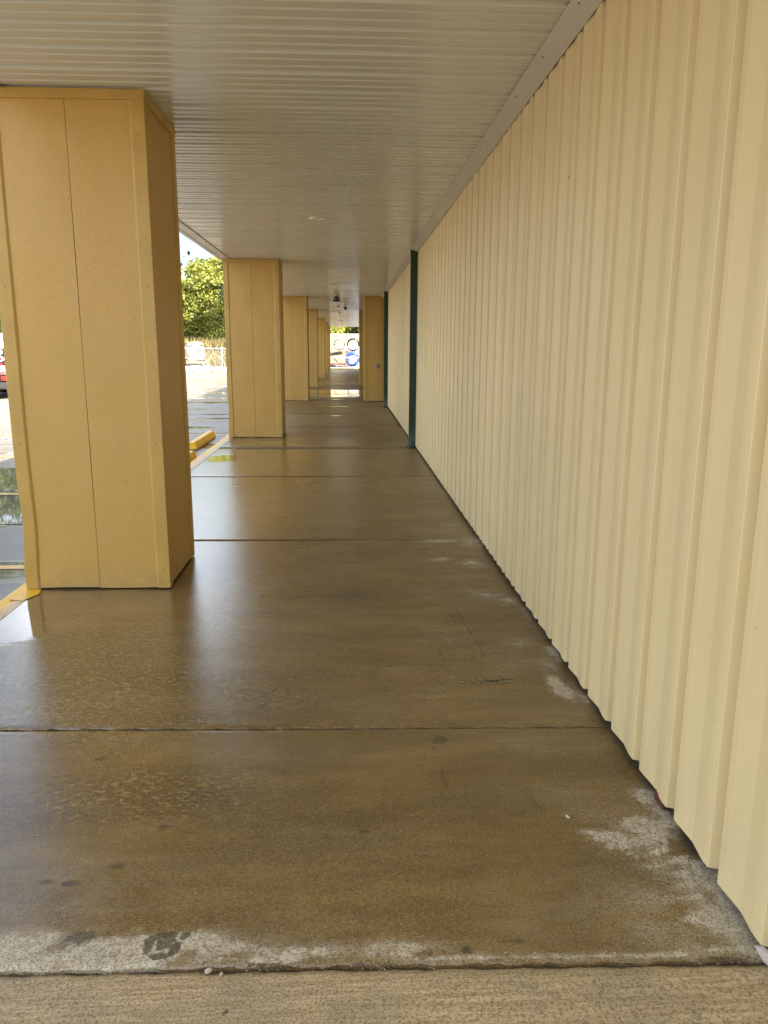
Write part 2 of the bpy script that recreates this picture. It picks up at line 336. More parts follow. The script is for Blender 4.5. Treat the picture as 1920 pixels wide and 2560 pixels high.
    pud = k.ramp(k.math('ADD', dips, k.math('MULTIPLY', k.math('SUBTRACT', k.noise(3.5, 5, .6, k.pos((.35, 1, 1))), .5), 1.1)), 0.46, 0.60)
    r = k.math('MULTIPLY_ADD', leftw, -0.22, 0.46)
    r = k.math('ADD', r, k.math('MULTIPLY', k.math('SUBTRACT', warpx, .5), .22))
    farm = k.ramp(k.math('ADD', Yc, k.math('MULTIPLY', big, 3)), 12.5, 17.0)      # the far part drains and is only damp
    r = k.math('MULTIPLY_ADD', farm, 0.16, r)
    r = k.math('MULTIPLY_ADD', dd, 0.34, r); r = k.math('MULTIPLY_ADD', brush, 0.22, r)
    r = k.mix(pud, r, (0.045, 0.045, 0.045))
    k.val(r, b.inputs['Roughness']); b.inputs['Specular IOR Level'].default_value = 0.5
    k.val(k.math('MULTIPLY', k.math('MULTIPLY', k.math('SUBTRACT', 1.0, dd), k.ramp(brush, 0, 1, .8, .05)), k.math('MAXIMUM', pud, k.math('MULTIPLY', k.math('MULTIPLY_ADD', leftw, 1.0, .12), k.math('MULTIPLY_ADD', farm, -.8, 1.0)))), b.inputs['Coat Weight'])
    k.val(k.mix(pud, k.mix(leftw, (.30,.30,.30), (.085,.085,.085)), (0.03,.03,.03)), b.inputs['Coat Roughness'])
    inv = k.math('SUBTRACT', 1.0, k.math('MULTIPLY', pud, .93))
    h = k.math('ADD', k.math('MULTIPLY', fine, .5), k.math('ADD', k.math('MULTIPLY', broom2, .5), k.math('MULTIPLY', broom, k.math('MULTIPLY_ADD', brush, 1.3, .25))))
    nb = k.bump(k.math('MULTIPLY', k.noise(5, 3, .5, k.pos((.5, 1, 1))), inv), 0.15, 0.010)
    nb = k.bump(k.math('MULTIPLY', h, inv), 0.55, 0.0032, nb)
    k.link(nb, b.inputs['Normal'])
    k.link(k.bump(k.math('MULTIPLY', k.noise(75, 4, .6, k.pos((.7, 1, 1))), inv), 0.30, 0.004, k.bump(k.math('MULTIPLY', h, inv), 0.30, 0.0025, k.bump(k.math('MULTIPLY', k.noise(5, 3, .5, k.pos((.5, 1, 1))), inv), 0.12, 0.010))), b.inputs['Coat Normal'])
    return m
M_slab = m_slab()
PUD = [(-1.78,11.0,.26,.42,1),(-1.2,12.7,.5,.45,.6),(-1.9,4.35,.35,.55,.9),(-1.45,8.9,.3,.6,.35),(-.35,27.3,1.6,2.4,1),(-.3,23.9,.9,.3,.6),(-.35,20.9,.55,.25,.8),(-.3,18.1,.30,.4,.55),(-.3,34.5,1.4,.25,.6),(-1.5,15.5,.3,.8,.35)]
walk = bpy.data.objects.new('walkway', None); COL.objects.link(walk); tag(walk, kind='structure')
def jline(y, sk): return lambda x: y + sk*x
JN = [(-5.0,0),(-1.4,0),(1.692,-.022),(2.965,-.024),(6.16,-.03),(9.37,-.03),(12.02,-.02),(12.27,-.02),(15.4,0),(18.6,0),(20.67,0),(23.5,0),(26.6,0),(29.7,0),(32.8,0),(36,0),(39.2,0),(42.4,0),(45.6,0),(48.8,0),(52,0),(56.6,0)]
for i in range(len(JN)-1):
    (ya, sa), (yb, sb) = JN[i], JN[i+1]
    if i == 6: continue                                    # the drain channel sits here
    gap = (0.0026 if ya < 5 else .0016) if i not in (1, 2) else 0.005
    near = yb > 1.0 and ya < 6
    step = 0.018 if near else (0.05 if ya < 13 else 0.15)
    if yb < 1.5: step = .2
    x0, x1 = XL, 1.165
    nx = max(4, int((x1-x0)/step)); ny = max(3, int((yb-ya)/step))
    u = np.linspace(0, 1, nx+1); v = np.linspace(0, 1, ny+1)
    U, V = np.meshgrid(u, v)
    X = x0+(x1-x0)*U
    A = ya+sa*X+gap; B = yb+sb*X-gap
    Yg = A+(B-A)*V
    if near:   # ragged arrises along the joint
        jit = 0.0035*(np.sin(X*37+i)+np.sin(X*91+2*i)*.6+np.sin(X*211)*.4)
        Yg += jit*np.clip(1-V*40, 0, 1) - 0.6*jit*np.clip(1-(1-V)*40, 0, 1)
    Z = 0.0 + 0.0*X
    if near: Z = Z + 0.0016*np.sin(X*1.7+Yg*1.1)+0.001*np.sin(X*3.1-Yg*2.3)
    if i == 1: Z = Z-0.003                                  # the front slab lies a little lower
    if i == 1: ed = np.clip(1-(1-V)*(B-A)/0.012, 0, 1); Z -= 0.006*ed**2
    else:
        ed = np.clip(1-V*(B-A)/0.010, 0, 1); Z = Z-0.004*ed**2
        ed = np.clip(1-(1-V)*(B-A)/0.010, 0, 1); Z = Z-0.004*ed**2
    # gentle edge groove parallel to the wall
    if near: Z = Z-0.003*np.exp(-((X-1.045-0.006*np.sin(Yg*9))/0.004)**2)
    n0 = (nx+1)*(ny+1)
    vs = np.stack([X.ravel(), Yg.ravel(), Z.ravel()], 1)
    idx = np.arange(n0).reshape(ny+1, nx+1)
    fs = np.stack([idx[:-1,:-1].ravel(), idx[:-1,1:].ravel(), idx[1:,1:].ravel(), idx[1:,:-1].ravel()], 1)
    ring = list(idx[0,:])+list(idx[1:,-1])+list(idx[-1,-2::-1])+list(idx[-2:0:-1,0])
    low = vs[ring].copy(); low[:,2] = -0.12
    allv = np.vstack([vs, low]); nr = len(ring)
    sf = [(ring[q], n0+q, n0+(q+1)%nr, ring[(q+1)%nr]) for q in range(nr)]
    me = bpy.data.meshes.new('concrete_slab'); me.from_pydata(allv.tolist(), [], fs.tolist()+sf)
    me.polygons.foreach_set('use_smooth', [True]*len(fs)+[False]*nr)
    xx, yy = allv[:,0], allv[:,1]
    for nme, arr in (('dry', blobs(xx, yy, DRY)), ('stain', blobs(xx, yy, DARK)), ('mottle', mottle(xx, yy)), ('puddle', blobs(xx, yy, PUD)), ('brush', np.full(len(xx), 1.0 if i <= 1 else 0.0))):
        a = me.attributes.new(nme, 'FLOAT', 'POINT'); a.data.foreach_set('value', arr.astype(np.float32))
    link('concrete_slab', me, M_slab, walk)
MB().box((XL+.01, Y0, -.16), (1.16, Y1, -.014)).build('joint_bed', flat('joint_filler', (.07,.052,.03), .9, vary=.3), walk)
# trench drain: concrete lip and dark slotted channel
M_lip = paint('damp_lip', (0.20, 0.15, 0.08), 0.62, 0.2, 8, (60, .3, .003))
dr = MB().box((XL, 12.04, -.12), (1.16, 12.09, -.004)).box((XL, 12.20, -.12), (1.16, 12.262, .002)); dr.build('drain_edge', M_lip, walk, bevel=.003)
db = MB().box((-1.75, 12.09, -.10), (.55, 12.20, -.03)); db.build('drain_channel', M_dark, walk)
gb = MB()
for q in range(76): gb.box((-1.74+q*.03, 12.097, -.028), (-1.725+q*.03, 12.193, -.012))
gb.build('drain_grate', flat('rusty_grate', (.055,.042,.03), .75), walk, kind='stuff')
MB().box((.55, 12.092, -.10), (1.16, 12.198, -.008)).build('drain_cover', M_lip, walk)
MB().box((XL, 12.092, -.10), (-1.75, 12.198, -.006)).build('drain_cover', M_lip, walk)
# kerb strip along the open side: pale worn edge, yellow outer face
yy = Y0
KB = [Y0, -1.2, 1.8, 4.75, 7.7, 10.7, 13.5, 17.5, 21.5, 25.5, 30, 35, 40, 45, 50, 56.6]
for a, b_ in zip(KB[:-1], KB[1:]):
    MB().prism([(XL-.004, -.12), (XL-.004, -.001), (XL-.085, -.003), (XL-.11, -.012), (XL-.135, PZ+.006), (XL-.135, -.12)], 1, a+.003, b_-.003).build('kerb_edge', M_ypaint, walk)
    MB().box((XL-.003, a+.003, -.0005), (XL+.062, b_-.003, .0042)).build('painted_edge', M_wline, walk)
# yellow splash at the foot of the first pillar
MB().add([(XL-.05,4.70,.0075),(XL+.05,4.66,.0075),(XL+.10,4.80,.0075),(XL+.08,4.895,.0075),(XL-.05,4.895,.0075)], [(0,1,2,3,4)]).build('paint_splash', M_ypaint, walk)

# crack in the slab, jagged with raised rims
def ribbon(pts, w, z0, z1, amp):
    mb = MB(); P = []; n = len(pts)
    for i in range(n-1):
        for t in np.linspace(0, 1, 7)[:-1]:
            a, b_ = Vector(pts[i]), Vector(pts[i+1]); q = a.lerp(b_, t); P.append((q.x+random.uniform(-amp, amp), q.y+random.uniform(-amp, amp)*1.6))
    P.append(tuple(pts[-1])); m_ = len(P)
    L_, R_ = [], []
    for i, (x, yv) in enumerate(P):
        ww = w*(0.25+abs(math.sin(i*1.3))*.9)*(math.sin(PI*i/(m_-1))**.5+.05); L_.append((x, yv+ww)); R_.append((x, yv-ww))
    v = [(x, yv, z1) for x, yv in L_]+[(x, yv, z1) for x, yv in R_]
    f = [(i, i+1, m_+i+1, m_+i) for i in range(m_-1)]
    return mb.add(v, f)
cr = ribbon([(.505,3.428),(.535,3.405),(.57,3.388),(.62,3.378),(.655,3.382),(.675,3.378)], .0028, 0, .0025, .003)
c2 = ribbon([(.60,3.412),(.64,3.41),(.67,3.398),(.70,3.402),(.74,3.408),(.77,3.406),(.79,3.42)], .0034, 0, .0025, .003)
c3 = ribbon([(.655,3.404),(.685,3.39),(.715,3.392)], .006, 0, .0022, .002)
cr.add(c2.v, c2.f); cr.add(c3.v, c3.f); cr.build('slab_crack', M_dark, walk)
M_chip = paint('chipped_concrete', (0.30, 0.24, 0.14), .7, .2, 30, (80, .4, .003))
ch = MB()
for (cx_, cy_) in [(.505,3.44),(.52,3.43),(.59,3.41),(.63,3.418),(.61,3.37),(.64,3.368),(.665,3.368),(.54,3.392),(.56,3.38),(.72,3.385),(.745,3.388),(.765,3.392),(.79,3.43),(.78,3.398),(.69,3.378),(.575,3.374)]:
    r = random.uniform(.003, .008); n_ = 6
    ring_ = [(cx_+r*1.8*math.cos(2*PI*q/n_)*random.uniform(.6,1.2), cy_+r*.8*math.sin(2*PI*q/n_)*random.uniform(.6,1.2), .0024) for q in range(n_)]
    ch.add(ring_+[(cx_, cy_, .005)], [(q, (q+1)%n_, n_) for q in range(n_)])
ch.build('crack_rim', M_chip, walk, kind='stuff')
# hairline scratches
sc = MB()
for (a, b_) in [((.648,4.43),(.70,3.70)),((.60,4.38),(.612,4.2)),((.56,4.4),(.57,4.28)),((.52,3.75),(.535,3.64)),((.80,3.74),(.812,3.66)),((.47,3.8),(.48,3.66)),((.34,2.62),(.352,2.5)),((.63,2.45),(.66,2.34)),((-.3,3.5),(-.25,3.46))]:
    dx = .0012; sc.add([(a[0]-dx,a[1],.0028),(a[0]+dx,a[1],.0028),(b_[0]+dx,b_[1],.0028),(b_[0]-dx,b_[1],.0028)], [(0,1,2,3)])
sc.build('scratch', flat('scratch_dark', (0.075, 0.052, 0.028), .6), walk)
# ================================================================== BUILDING WITH RIBBED STEEL WALL
PIT = 0.3085; PH = 3.471
bld = thing('store_building', (1.1, 20, 0), 'long store building faced with cream ribbed steel sheeting beside the walkway', 'building')
def rel(o, parent):       # meshes are in world coordinates; keep them there under a moved parent
    o.parent = parent; o.matrix_parent_inverse = Matrix.Translation(-Vector(parent.location)); return o
prof = [(0,.004),(.006,.0006),(.012,0),(.036,.0004),(.05,.0022),(.120,.0085),(.130,.0090),(.192,.0018),(.200,.0006),(.225,0),(.2475,.0012),(.2500,.004),(.2630,.040),(.2650,.042),(.296,.042),(.2995,.036),(.3055,.007)]
def wall_panel_mesh(x0, npit, z0, z1):
    pts = []
    for q in range(npit):
        for (t, d) in prof: pts.append((x0+d, (npit-q)*PIT-t))   # from far to near
    pts.append((x0+.004, 0.0))
    lap = pts[-1]
    n = len(pts); zs = [z0, z0+.02, .6, 1.2, 1.8, 2.4, z1]
    v = [(x, yv, z) for z in zs for (x, yv) in pts]; f = []
    for r_ in range(len(zs)-1):
        for i in range(n-1): f.append((r_*n+i, r_*n+i+1, (r_+1)*n+i+1, (r_+1)*n+i))
    # thickness at the bottom hem
    o = len(v); v += [(x+.0016, yv, z0) for (x, yv) in pts]; o2 = len(v); v += [(x+.0016, yv, z0+.05) for (x, yv) in pts]
    for i in range(n-1): f.append((i, o+i, o+i+1, i+1)); f.append((o+i, o2+i, o2+i+1, o+i+1))
    me = bpy.data.meshes.new('wall_panel'); me.from_pydata(v, [], f); me.materials.append(M_wall)
    me.update(); return me
wp = wall_panel_mesh(1.0655, 3, .036, 3.012)
def put_panels(ya, yb):
    k0 = math.floor((ya-PH)/PIT); out_ = []
    y = PH+k0*PIT
    while y < yb-0.05:
        o = link('wall_panel', wp, None, None, loc=(random.uniform(-.0012, .0012), y, 0)); o.rotation_euler = (random.uniform(-.0006,.0006), random.uniform(-.0008,.0008), random.uniform(-.0012,.0012))
        o.parent = bld; o.matrix_parent_inverse = Matrix.Translation(-Vector(bld.location))
        y += 3*PIT
    return y
yend = put_panels(-8.0, 20.6)
put_panels(20.75, 22.6)
o = MB().box((1.125, -8, -.1), (1.30, 23.0, 3.3)).build('inner_wall', M_dark); rel(o, bld)
o = MB().box((1.108, -8, -.1), (1.1245, 23.0, .05)).build('sill_strip', flat('foundation', (.10,.09,.075), .7, vary=.25)); rel(o, bld)
# recessed entrance bay beyond the wall, and the wall on from there
o = MB().box((3.2, 23.0, 0), (3.4, 33.5, 3.2)).build('recess_wall', M_wall); rel(o, bld)
o = MB().box((1.31, 22.9, 0), (3.2, 23.05, 3.2)).build('recess_wall', M_wall); rel(o, bld)
o = MB().box((1.125, 33.4, 0), (3.4, 56.5, 3.2)).build('far_wall', M_wall); rel(o, bld)
o = MB().box((1.31, -8, 3.3), (14, 56.5, 5.6)).build('unseen_upper_wall', M_wall); rel(o, bld)  # unseen building mass above the wall, sized to keep the sun off the walkway
o = MB().box((1.1, 23.06, -.05), (3.2, 33.39, -.001)).build('recess_floor', M_lip); rel(o, bld)
# small nail heads / scuffs on the sheeting
scr = MB()
for (yy_, zz_) in [(8.2,2.35),(3.9,2.35),(2.7,2.73),(5.4,1.9),(9.6,1.5)]:
    scr.box((1.0625, yy_-.002, zz_-.004), (1.0655, yy_+.002, zz_+.004))
o = scr.build('screw', M_dark, kind='stuff'); rel(o, bld)

# ================================================================== CANOPY
can = thing('walkway_canopy', (-.5, 20, CZ), 'flat canopy with ribbed grey beige steel soffit over the walkway', 'canopy')
def relc(o): return rel(o, can)
CP = 0.3068; CPH = 3.938
cprof = [(0,0),(.004,.002),(.018,.034),(.022,.036),(.040,.036),(.045,.034),(.066,.002),(.070,0),(.126,0),(.130,.001),(.134,.013),(.149,.013),(.154,.001),(.157,0),(.226,0),(.230,.001),(.234,.013),(.249,.013),(.254,.001),(.257,0)]
def ceil_mesh():
    pts = []
    for q in range(3):
        for (t, d) in cprof: pts.append((q*CP+t, CZ+d))
    pts.append((3*CP, CZ)); pts.append((3*CP+.012, CZ+.0012))
    xs = [-1.985, -1.2, -.4, .4, .985]; n = len(pts)
    v = [(x, yv, z) for x in xs for (yv, z) in pts]; f = []
    for r_ in range(len(xs)-1):
        for i in range(n-1): f.append((r_*n+i, r_*n+i+1, (r_+1)*n+i+1, (r_+1)*n+i))
    me = bpy.data.meshes.new('ceiling_panel'); me.from_pydata(v, [], f); me.materials.append(M_ceil); me.update(); return me
cm = ceil_mesh(); y = CPH-4*3*CP+.0
while y < Y1-.2:
    o = link('ceiling_panel', cm, None, None, loc=(0, y, random.uniform(-.0005, .0005))); o.rotation_euler = (random.uniform(-.0003,.0003), random.uniform(-.0003,.0003), random.uniform(-.0002,.0002))
    relc(o); y += 3*CP
CY0 = CPH-4*3*CP
relc(MB().box((-2.10, CY0, 3.045), (1.12, Y1, 3.25)).build('roof_deck', M_dark))
relc(MB().box((-2.12, CY0, 3.26), (1.30, Y1, 3.9)).build('roof', M_trim))
# wall trim in lengths with lap seams
seams = [CY0, 2.4, 6.0, 9.05, 12.1, 15.2, 18.2, 21, 24, 27, 30, 33, 36, 40, 44, 48, 52, 56.6]
for i, (a, b_) in enumerate(zip(seams[:-1], seams[1:])):
    dz = .0015*(i % 2)
    relc(MB().prism([(.958, 2.9975-dz), (.958, 2.9935-dz), (1.061, 2.958-dz), (1.0625, 2.961-dz), (.99, 2.9985-dz)], 1, a+.001, b_-.001).build('soffit_trim', M_trim))
    relc(MB().box((-2.075, a+.001, 2.990-dz), (-1.955, b_-.001, 2.9985-dz)).build('edge_trim', M_trim, bevel=.0012))
    relc(MB().box((-2.14, a+.001, 2.985-dz), (-2.079, b_-.001, 3.92)).build('fascia', M_trim, bevel=.002))
ts = MB()
for q in range(60): ts.box((.985, .5+q*.62, 2.978), (.991, .506+q*.62, 2.988))
relc(ts.build('trim_screw', M_dark, kind='stuff'))

# recessed can lights
def can_light(x, y, label, r=.088):
    t = thing('recessed_light', (x, y, CZ), label, 'ceiling light', 'recessed round lights in the soffit')
    n = 28; v = []; f = []
    rr = [(r, -.001), (r, -.010), (r*.86, -.016), (r*.76, -.012), (r*.70, .0), (r*.66, .004)]
    for (q, z) in rr: v += [(q*math.cos(2*PI*i/n), q*math.sin(2*PI*i/n), z) for i in range(n)]
    for a in range(len(rr)-1):
        for i in range(n): f.append((a*n+i, a*n+(i+1)%n, (a+1)*n+(i+1)%n, (a+1)*n+i))
    MB().add(v, f).build('trim_ring', flat('light_trim', (.85,.82,.72), .35) if 'light_trim' not in MATS else MATS['light_trim'], t, smooth=True)
    b = MB().add([(r*.66*math.cos(2*PI*i/n), r*.66*math.sin(2*PI*i/n), -.001) for i in range(n)]+[(0, 0, -.010)], [(i, (i+1)%n, n) for i in range(n)])
    b.build('bulb_face', flat('lamp_glass', (.10,.09,.07), .2) if 'lamp_glass' not in MATS else MATS['lamp_glass'], t, smooth=True)
    return t
can_light(-.34, 9.37, 'nearest round recessed light in the ribbed soffit, pale ring with dark centre')
can_light(-.36, 19.1, 'second round recessed light, bright rim, just before the hanging lantern')
can_light(-.36, 43.6, 'farthest round recessed light near the end of the soffit')

# hanging lantern and small dome
t = thing('hanging_lantern', (-.30, 22.9, CZ), 'dark lantern with wide skirt hanging under the soffit far down the walkway', 'lantern')
def lathe(prof_, n=20):
    v = []; f = []
    for (r, z) in prof_: v += [(r*math.cos(2*PI*i/n), r*math.sin(2*PI*i/n), z) for i in range(n)]
    for a in range(len(prof_)-1):
        for i in range(n): f.append((a*n+i, a*n+(i+1)%n, (a+1)*n+(i+1)%n, (a+1)*n+i))
    return MB().add(v, f)
M_tint = flat('smoked_glass', (.10, .095, .085), .15)
lathe([(.10,0),(.10,-.02),(.03,-.03)]).build('canopy_plate', M_steel, t, smooth=True)
lathe([(.05,-.03),(.085,-.04),(.09,-.10),(.085,-.13)]).build('lantern_body', M_tint, t, smooth=True)
lathe([(.085,-.128),(.13,-.135),(.135,-.15),(.07,-.165),(.0,-.17)]).build('lantern_skirt', M_black, t, smooth=True)
t = thing('dome_camera', (-.06, 27.6, CZ), 'small dark dome camera on a short stem beyond the hanging lantern', 'camera')
lathe([(.07,0),(.07,-.015),(.02,-.02),(.02,-.07),(.05,-.075),(.05,-.09)]).build('mount', M_steel, t, smooth=True)
lathe([(.055,-.085),(.06,-.11),(.05,-.15),(.025,-.175),(0,-.18)]).build('dome', M_black, t, smooth=True)
for (yy_, lab) in ((28.1, 'nub shaped sprinkler head under the soffit beside the dome camera'), (33.6, 'nub shaped sprinkler head under the soffit far beyond the dome camera')):
    t = thing('sprinkler_head', (-.31, yy_, CZ), lab, 'sprinkler')
    lathe([(.05,0),(.05,-.01),(.015,-.012)], 12).build('escutcheon', M_steel, t, smooth=True)
    lathe([(.015,-.012),(.015,-.07),(.04,-.075),(.04,-.08),(0,-.082)], 12).build('nozzle', M_steel, t, smooth=True)

# ================================================================== PILLARS
GRP = 'tan steel clad pillars along the walkway'
def pillar(x0, x1, y0, d, label, bow=0.0, name='clad_pillar', seam=0.47, flip=False):
    t = thing(name, ((x0+x1)/2, y0+d/2, 0), label, 'pillar', GRP)
    cx, cy = (x0+x1)/2, y0+d/2; w = x1-x0; X0, X1, A, B = -w/2, w/2, -d/2, d/2
    tz = CZ-.004
    MB().box((X0+.02, A+.02, .004), (X1-.02, B-.02, tz-.01)).build('core', M_dark, t)
    xs = X0+w*seam
    def sheet(pa, pb, axis, at, name_='face_panel', seedv=0):
        # thin sheet between pa and pb along one horizontal axis, at coordinate `at` on the other, slightly wavy
        nu, nz = 8, 22; v = []; f = []
        for j in range(nz+1):
            z = .012+(tz-.05-.012)*j/nz
            for i in range(nu+1):
                u = pa+(pb-pa)*i/nu; e = min(i, nu-i)/nu
                wv = .0022*math.sin(z*2.1+seedv)*math.sin(PI*i/nu)+.0012*math.sin(z*5+seedv*3+i)
                kick = .004*max(0, 1-z/.12)**2
                zz = z - (.004*math.sin(PI*i/nu+seedv) if j == 0 else 0)
                off = at+(-(wv+kick) if at < 0 else (wv+kick))
                v.append((u, off, zz) if axis == 0 else (off, u, zz))
        for j in range(nz):
            for i in range(nu): a_ = j*(nu+1)+i; f.append((a_, a_+1, a_+nu+2, a_+nu+1))
        mb = MB().add(v, f); o = mb.build(name_, M_stucco, t, smooth=True)
        return o
    tw = .088
    sheet(X0+tw*.6, xs-.0018, 0, A+.0125, seedv=x0+y0); sheet(xs+.0018, X1-tw*.6, 0, A+.0105, seedv=y0*1.3)
    sheet(A+tw*.6, B-tw*.6, 1, X1-.012, seedv=y0*.7); sheet(A+tw*.6, B-tw*.6, 1, X0+.012, seedv=y0*.9)
    sheet(X0+tw*.6, X1-tw*.6, 0, B-.012, seedv=y0*2)
    # corner angles: folded sheet with return lips; the open-side one may be bowed
    for (sx, sy) in ((-1,-1),(1,-1),(1,1),(-1,1)):
        ox, oy = (X0 if sx < 0 else X1), (A if sy < 0 else B)
        nz = 26; v = []; f = []
        for j in range(nz+1):
            z = .008+(tz-.045-.008)*j/nz
            bw = 0.0
            if bow and sx < 0 and sy < 0:
                q = z; bw = bow*(math.exp(-((q-.45)/.18)**2)*1.0 - .55*math.exp(-((q-.10)/.10)**2) - .35*math.exp(-((q-1.3)/.5)**2))
            elif sx < 0: bw = .002*math.sin(z*6+y0)
            ix, iy = -sx, -sy
            X_, Y_ = ox+bw, oy
            hz = .0035
            pts = [(ox+ix*tw+bw*.5, Y_+iy*.0135), (ox+ix*tw+bw*.5, Y_+iy*.009), (ox+ix*(tw-.012)+bw*.5, Y_+iy*.0008), (X_+ix*.03, Y_), (X_+ix*.002, Y_), (X_, Y_+iy*.002), (X_, Y_+iy*.03), (X_+ix*.001, Y_+iy*(tw-.012)), (X_+ix*.009, Y_+iy*tw), (X_+ix*.0135, Y_+iy*tw)]
            v += [(a_, b_, z) for a_, b_ in pts]
        n = len(pts)
        for j in range(nz):
            for i in range(n-1): f.append((j*n+i, j*n+i+1, (j+1)*n+i+1, (j+1)*n+i))
        MB().add(v, f).build('corner_trim', M_coltrim, t)
    # head trim
    h0, h1 = tz-.056, tz
    e = .004
    for (a_, b_) in (((X0-e, A-e, h0), (X1+e, A+.012, h1)), ((X0-e, B-.012, h0), (X1+e, B+e, h1)), ((X0-e, A+.0125, h0), (X0+.012, B-.0125, h1)), ((X1-.012, A+.0125, h0), (X1+e, B-.0125, h1))):
        MB().box(a_, b_).build('head_trim', M_coltrim, t, bevel=.0015)
    sm = MB()
    for z in (.13, .95, 1.9, 2.75):
        for sx in (X0+.04, X1-.04): sm.add([(sx+.0035*math.cos(q*PI/3), A-.0022, z+.0035*math.sin(q*PI/3)) for q in range(6)]+[(sx+.0045*math.cos(q*PI/3), A+.0005, z+.0045*math.sin(q*PI/3)) for q in range(6)], [tuple(range(6))]+[(q, (q+1)%6, 6+(q+1)%6, 6+q) for q in range(6)])
    sm.build('screw', flat('rusty_screw', (.16,.10,.045), .5) if 'rusty_screw' not in MATS else MATS['rusty_screw'], t, kind='stuff')
    return t
pl = pillar(-2.085, -1.163, 4.90, .82, 'nearest tan steel clad pillar, seamed front face and bent lower left corner trim', bow=.013, seam=.505)
pillar(-2.07, -1.143, 13.58, .80, 'second tan clad pillar on the open side, beside the yellow wheel stop', bow=.014, seam=.50)
pillar(-2.07, -1.155, 23.15, .82, 'third tan clad pillar on the open side, level with the puddle start', seam=.5)
pillar(-2.07, -1.165, 31.0, .82, 'fourth tan clad pillar on the open side, just past the long puddle', seam=.5)
pillar(-2.07, -1.12, 39.85, .82, 'fifth tan clad pillar on the open side, far down the walkway', seam=.5)
pillar(-2.07, -1.15, 46.9, .82, 'sixth tan clad pillar on the open side, last but one', seam=.5)
pillar(-2.07, -1.165, 54.0, .82, 'farthest tan clad pillar on the open side, at the walkway end', seam=.5)
pillar(.49, 1.33, 22.95, .82, 'tan clad pillar with outlet box on the building side, end of ribbed wall', seam=.18)
pillar(.49, 1.33, 31.95, .82, 'farther shaded tan clad pillar on the building side, behind the one with outlet', seam=.18)
# outlet box on the right pillar
t = thing('outlet_box', (.862, 22.94, 1.02), 'small grey weatherproof outlet box on the right pillar beyond the green posts', 'outlet')
MB().box((-.037, -.03, -.058), (.037, .005, .058)).build('box', M_steel, t, bevel=.006)
MB().box((-.022, -.036, -.035), (.022, -.031, .035)).build('cover', flat('outlet_dark', (.10,.09,.08), .4), t, bevel=.003)
MB().box((-.008, -.040, -.02), (.008, -.037, .02)).build('latch', M_white, t, bevel=.001)

# ================================================================== GREEN POSTS
def gpost(y, label):
    t = thing('green_post', (1.02, y, 0), label, 'post', 'dark green steel posts against the ribbed wall')
    MB().box((-.056, -.0, .012), (.075, .13, CZ-.016)).build('shaft', M_post, t, bevel=.008, seg=2)
    MB().box((-.066, -.012, .0065), (.078, .142, .0115)).build('base_plate', M_post, t, bevel=.002)
    MB().box((-.062, -.006, .012), (.0, .0, .06)).build('weld_lug', M_post, t, bevel=.002)
    MB().box((-.060, -.004, CZ-.0155), (.078, .134, CZ-.0085)).build('cap_plate', M_post, t)
    for sy in (.02, .11): MB().tube([(-.085, sy, 0.004), (-.085, sy, .03)], .009, 6).build('anchor_bolt', M_post, t)
    return t
gpost(12.08, 'nearer dark green steel post at the trench drain against the cream wall')
gpost(20.69, 'farther dark green steel post against the wall just before the right pillar')

# ================================================================== SMALL THINGS ON THE FLOOR
M_pebble = paint('pale_stone', (.52,.46,.36), .8, .15, 60, (120, .5, .003))
def rock(name, x, y, z, sx, sy, sz, mat, label, cat, seedv=0, group=None):
    r = random.Random(seedv); bm = bmesh.new(); bmesh.ops.create_icosphere(bm, subdivisions=2, radius=1)
    for v in bm.verts:
        q = 1+r.uniform(-.16, .16); v.co = Vector((v.co.x*sx*q, v.co.y*sy*q, v.co.z*sz*q))
    me = bpy.data.meshes.new(name); bm.to_mesh(me); bm.free(); o = link(name, me, mat, loc=(x, y, z)); o.rotation_euler = (0, 0, r.uniform(0, 3)); return tag(o, label, cat, group)
rock('pebble', -.361, 1.692, .002, .010, .007, .006, M_pebble, 'larger of the two pale pebbles lodged in the front slab joint', 'pebble', 1)
rock('pebble', -.327, 1.684, -.002, .006, .004, .004, M_pebble, 'smaller pale pebble lying right of its neighbour in the front joint', 'pebble', 2)
rock('pebble', .735, 2.305, .004, .010, .006, .004, M_pebble, 'cream stone chip lying alone on brown concrete near the wall', 'pebble', 3)
rock('stone', 1.085, 1.655, .008, .055, .017, .018, paint('pinkish_stone', (.50,.42,.38), .8, .12, 30, (90,.5,.003)), 'flat pinkish stone wedged between slab joint and wall, bottom right', 'stone', 4)
bk = MB().box((1.068, 2.33, .003), (1.15, 2.40, .045)).build('brick_piece', paint('red_brick', (.10,.02,.015), .85, .3, 40, (60,.6,.004)), bevel=.004); tag(bk, 'dark red brick fragment tucked under the bottom edge of the wall', 'brick')
gr = MB()
M_grit = M_pebble
for q in range(260):
    x, y_ = random.uniform(-1.3, 1.05), random.choice([random.uniform(1.55, 4.5), random.gauss(1.70, .02)]); r = random.uniform(.0008, .0022)
    gr.add([(x-r,y_-r,.001),(x+r,y_-r*.6,.001),(x+r*.7,y_+r,.001),(x-r*.6,y_+r,.001),(x,y_,.001+r*1.3)], [(0,1,4),(1,2,4),(2,3,4),(3,0,4)])
o = gr.build('grit', M_grit); tag(o, 'scattered pale grit on the concrete slabs', 'grit', kind='stuff')
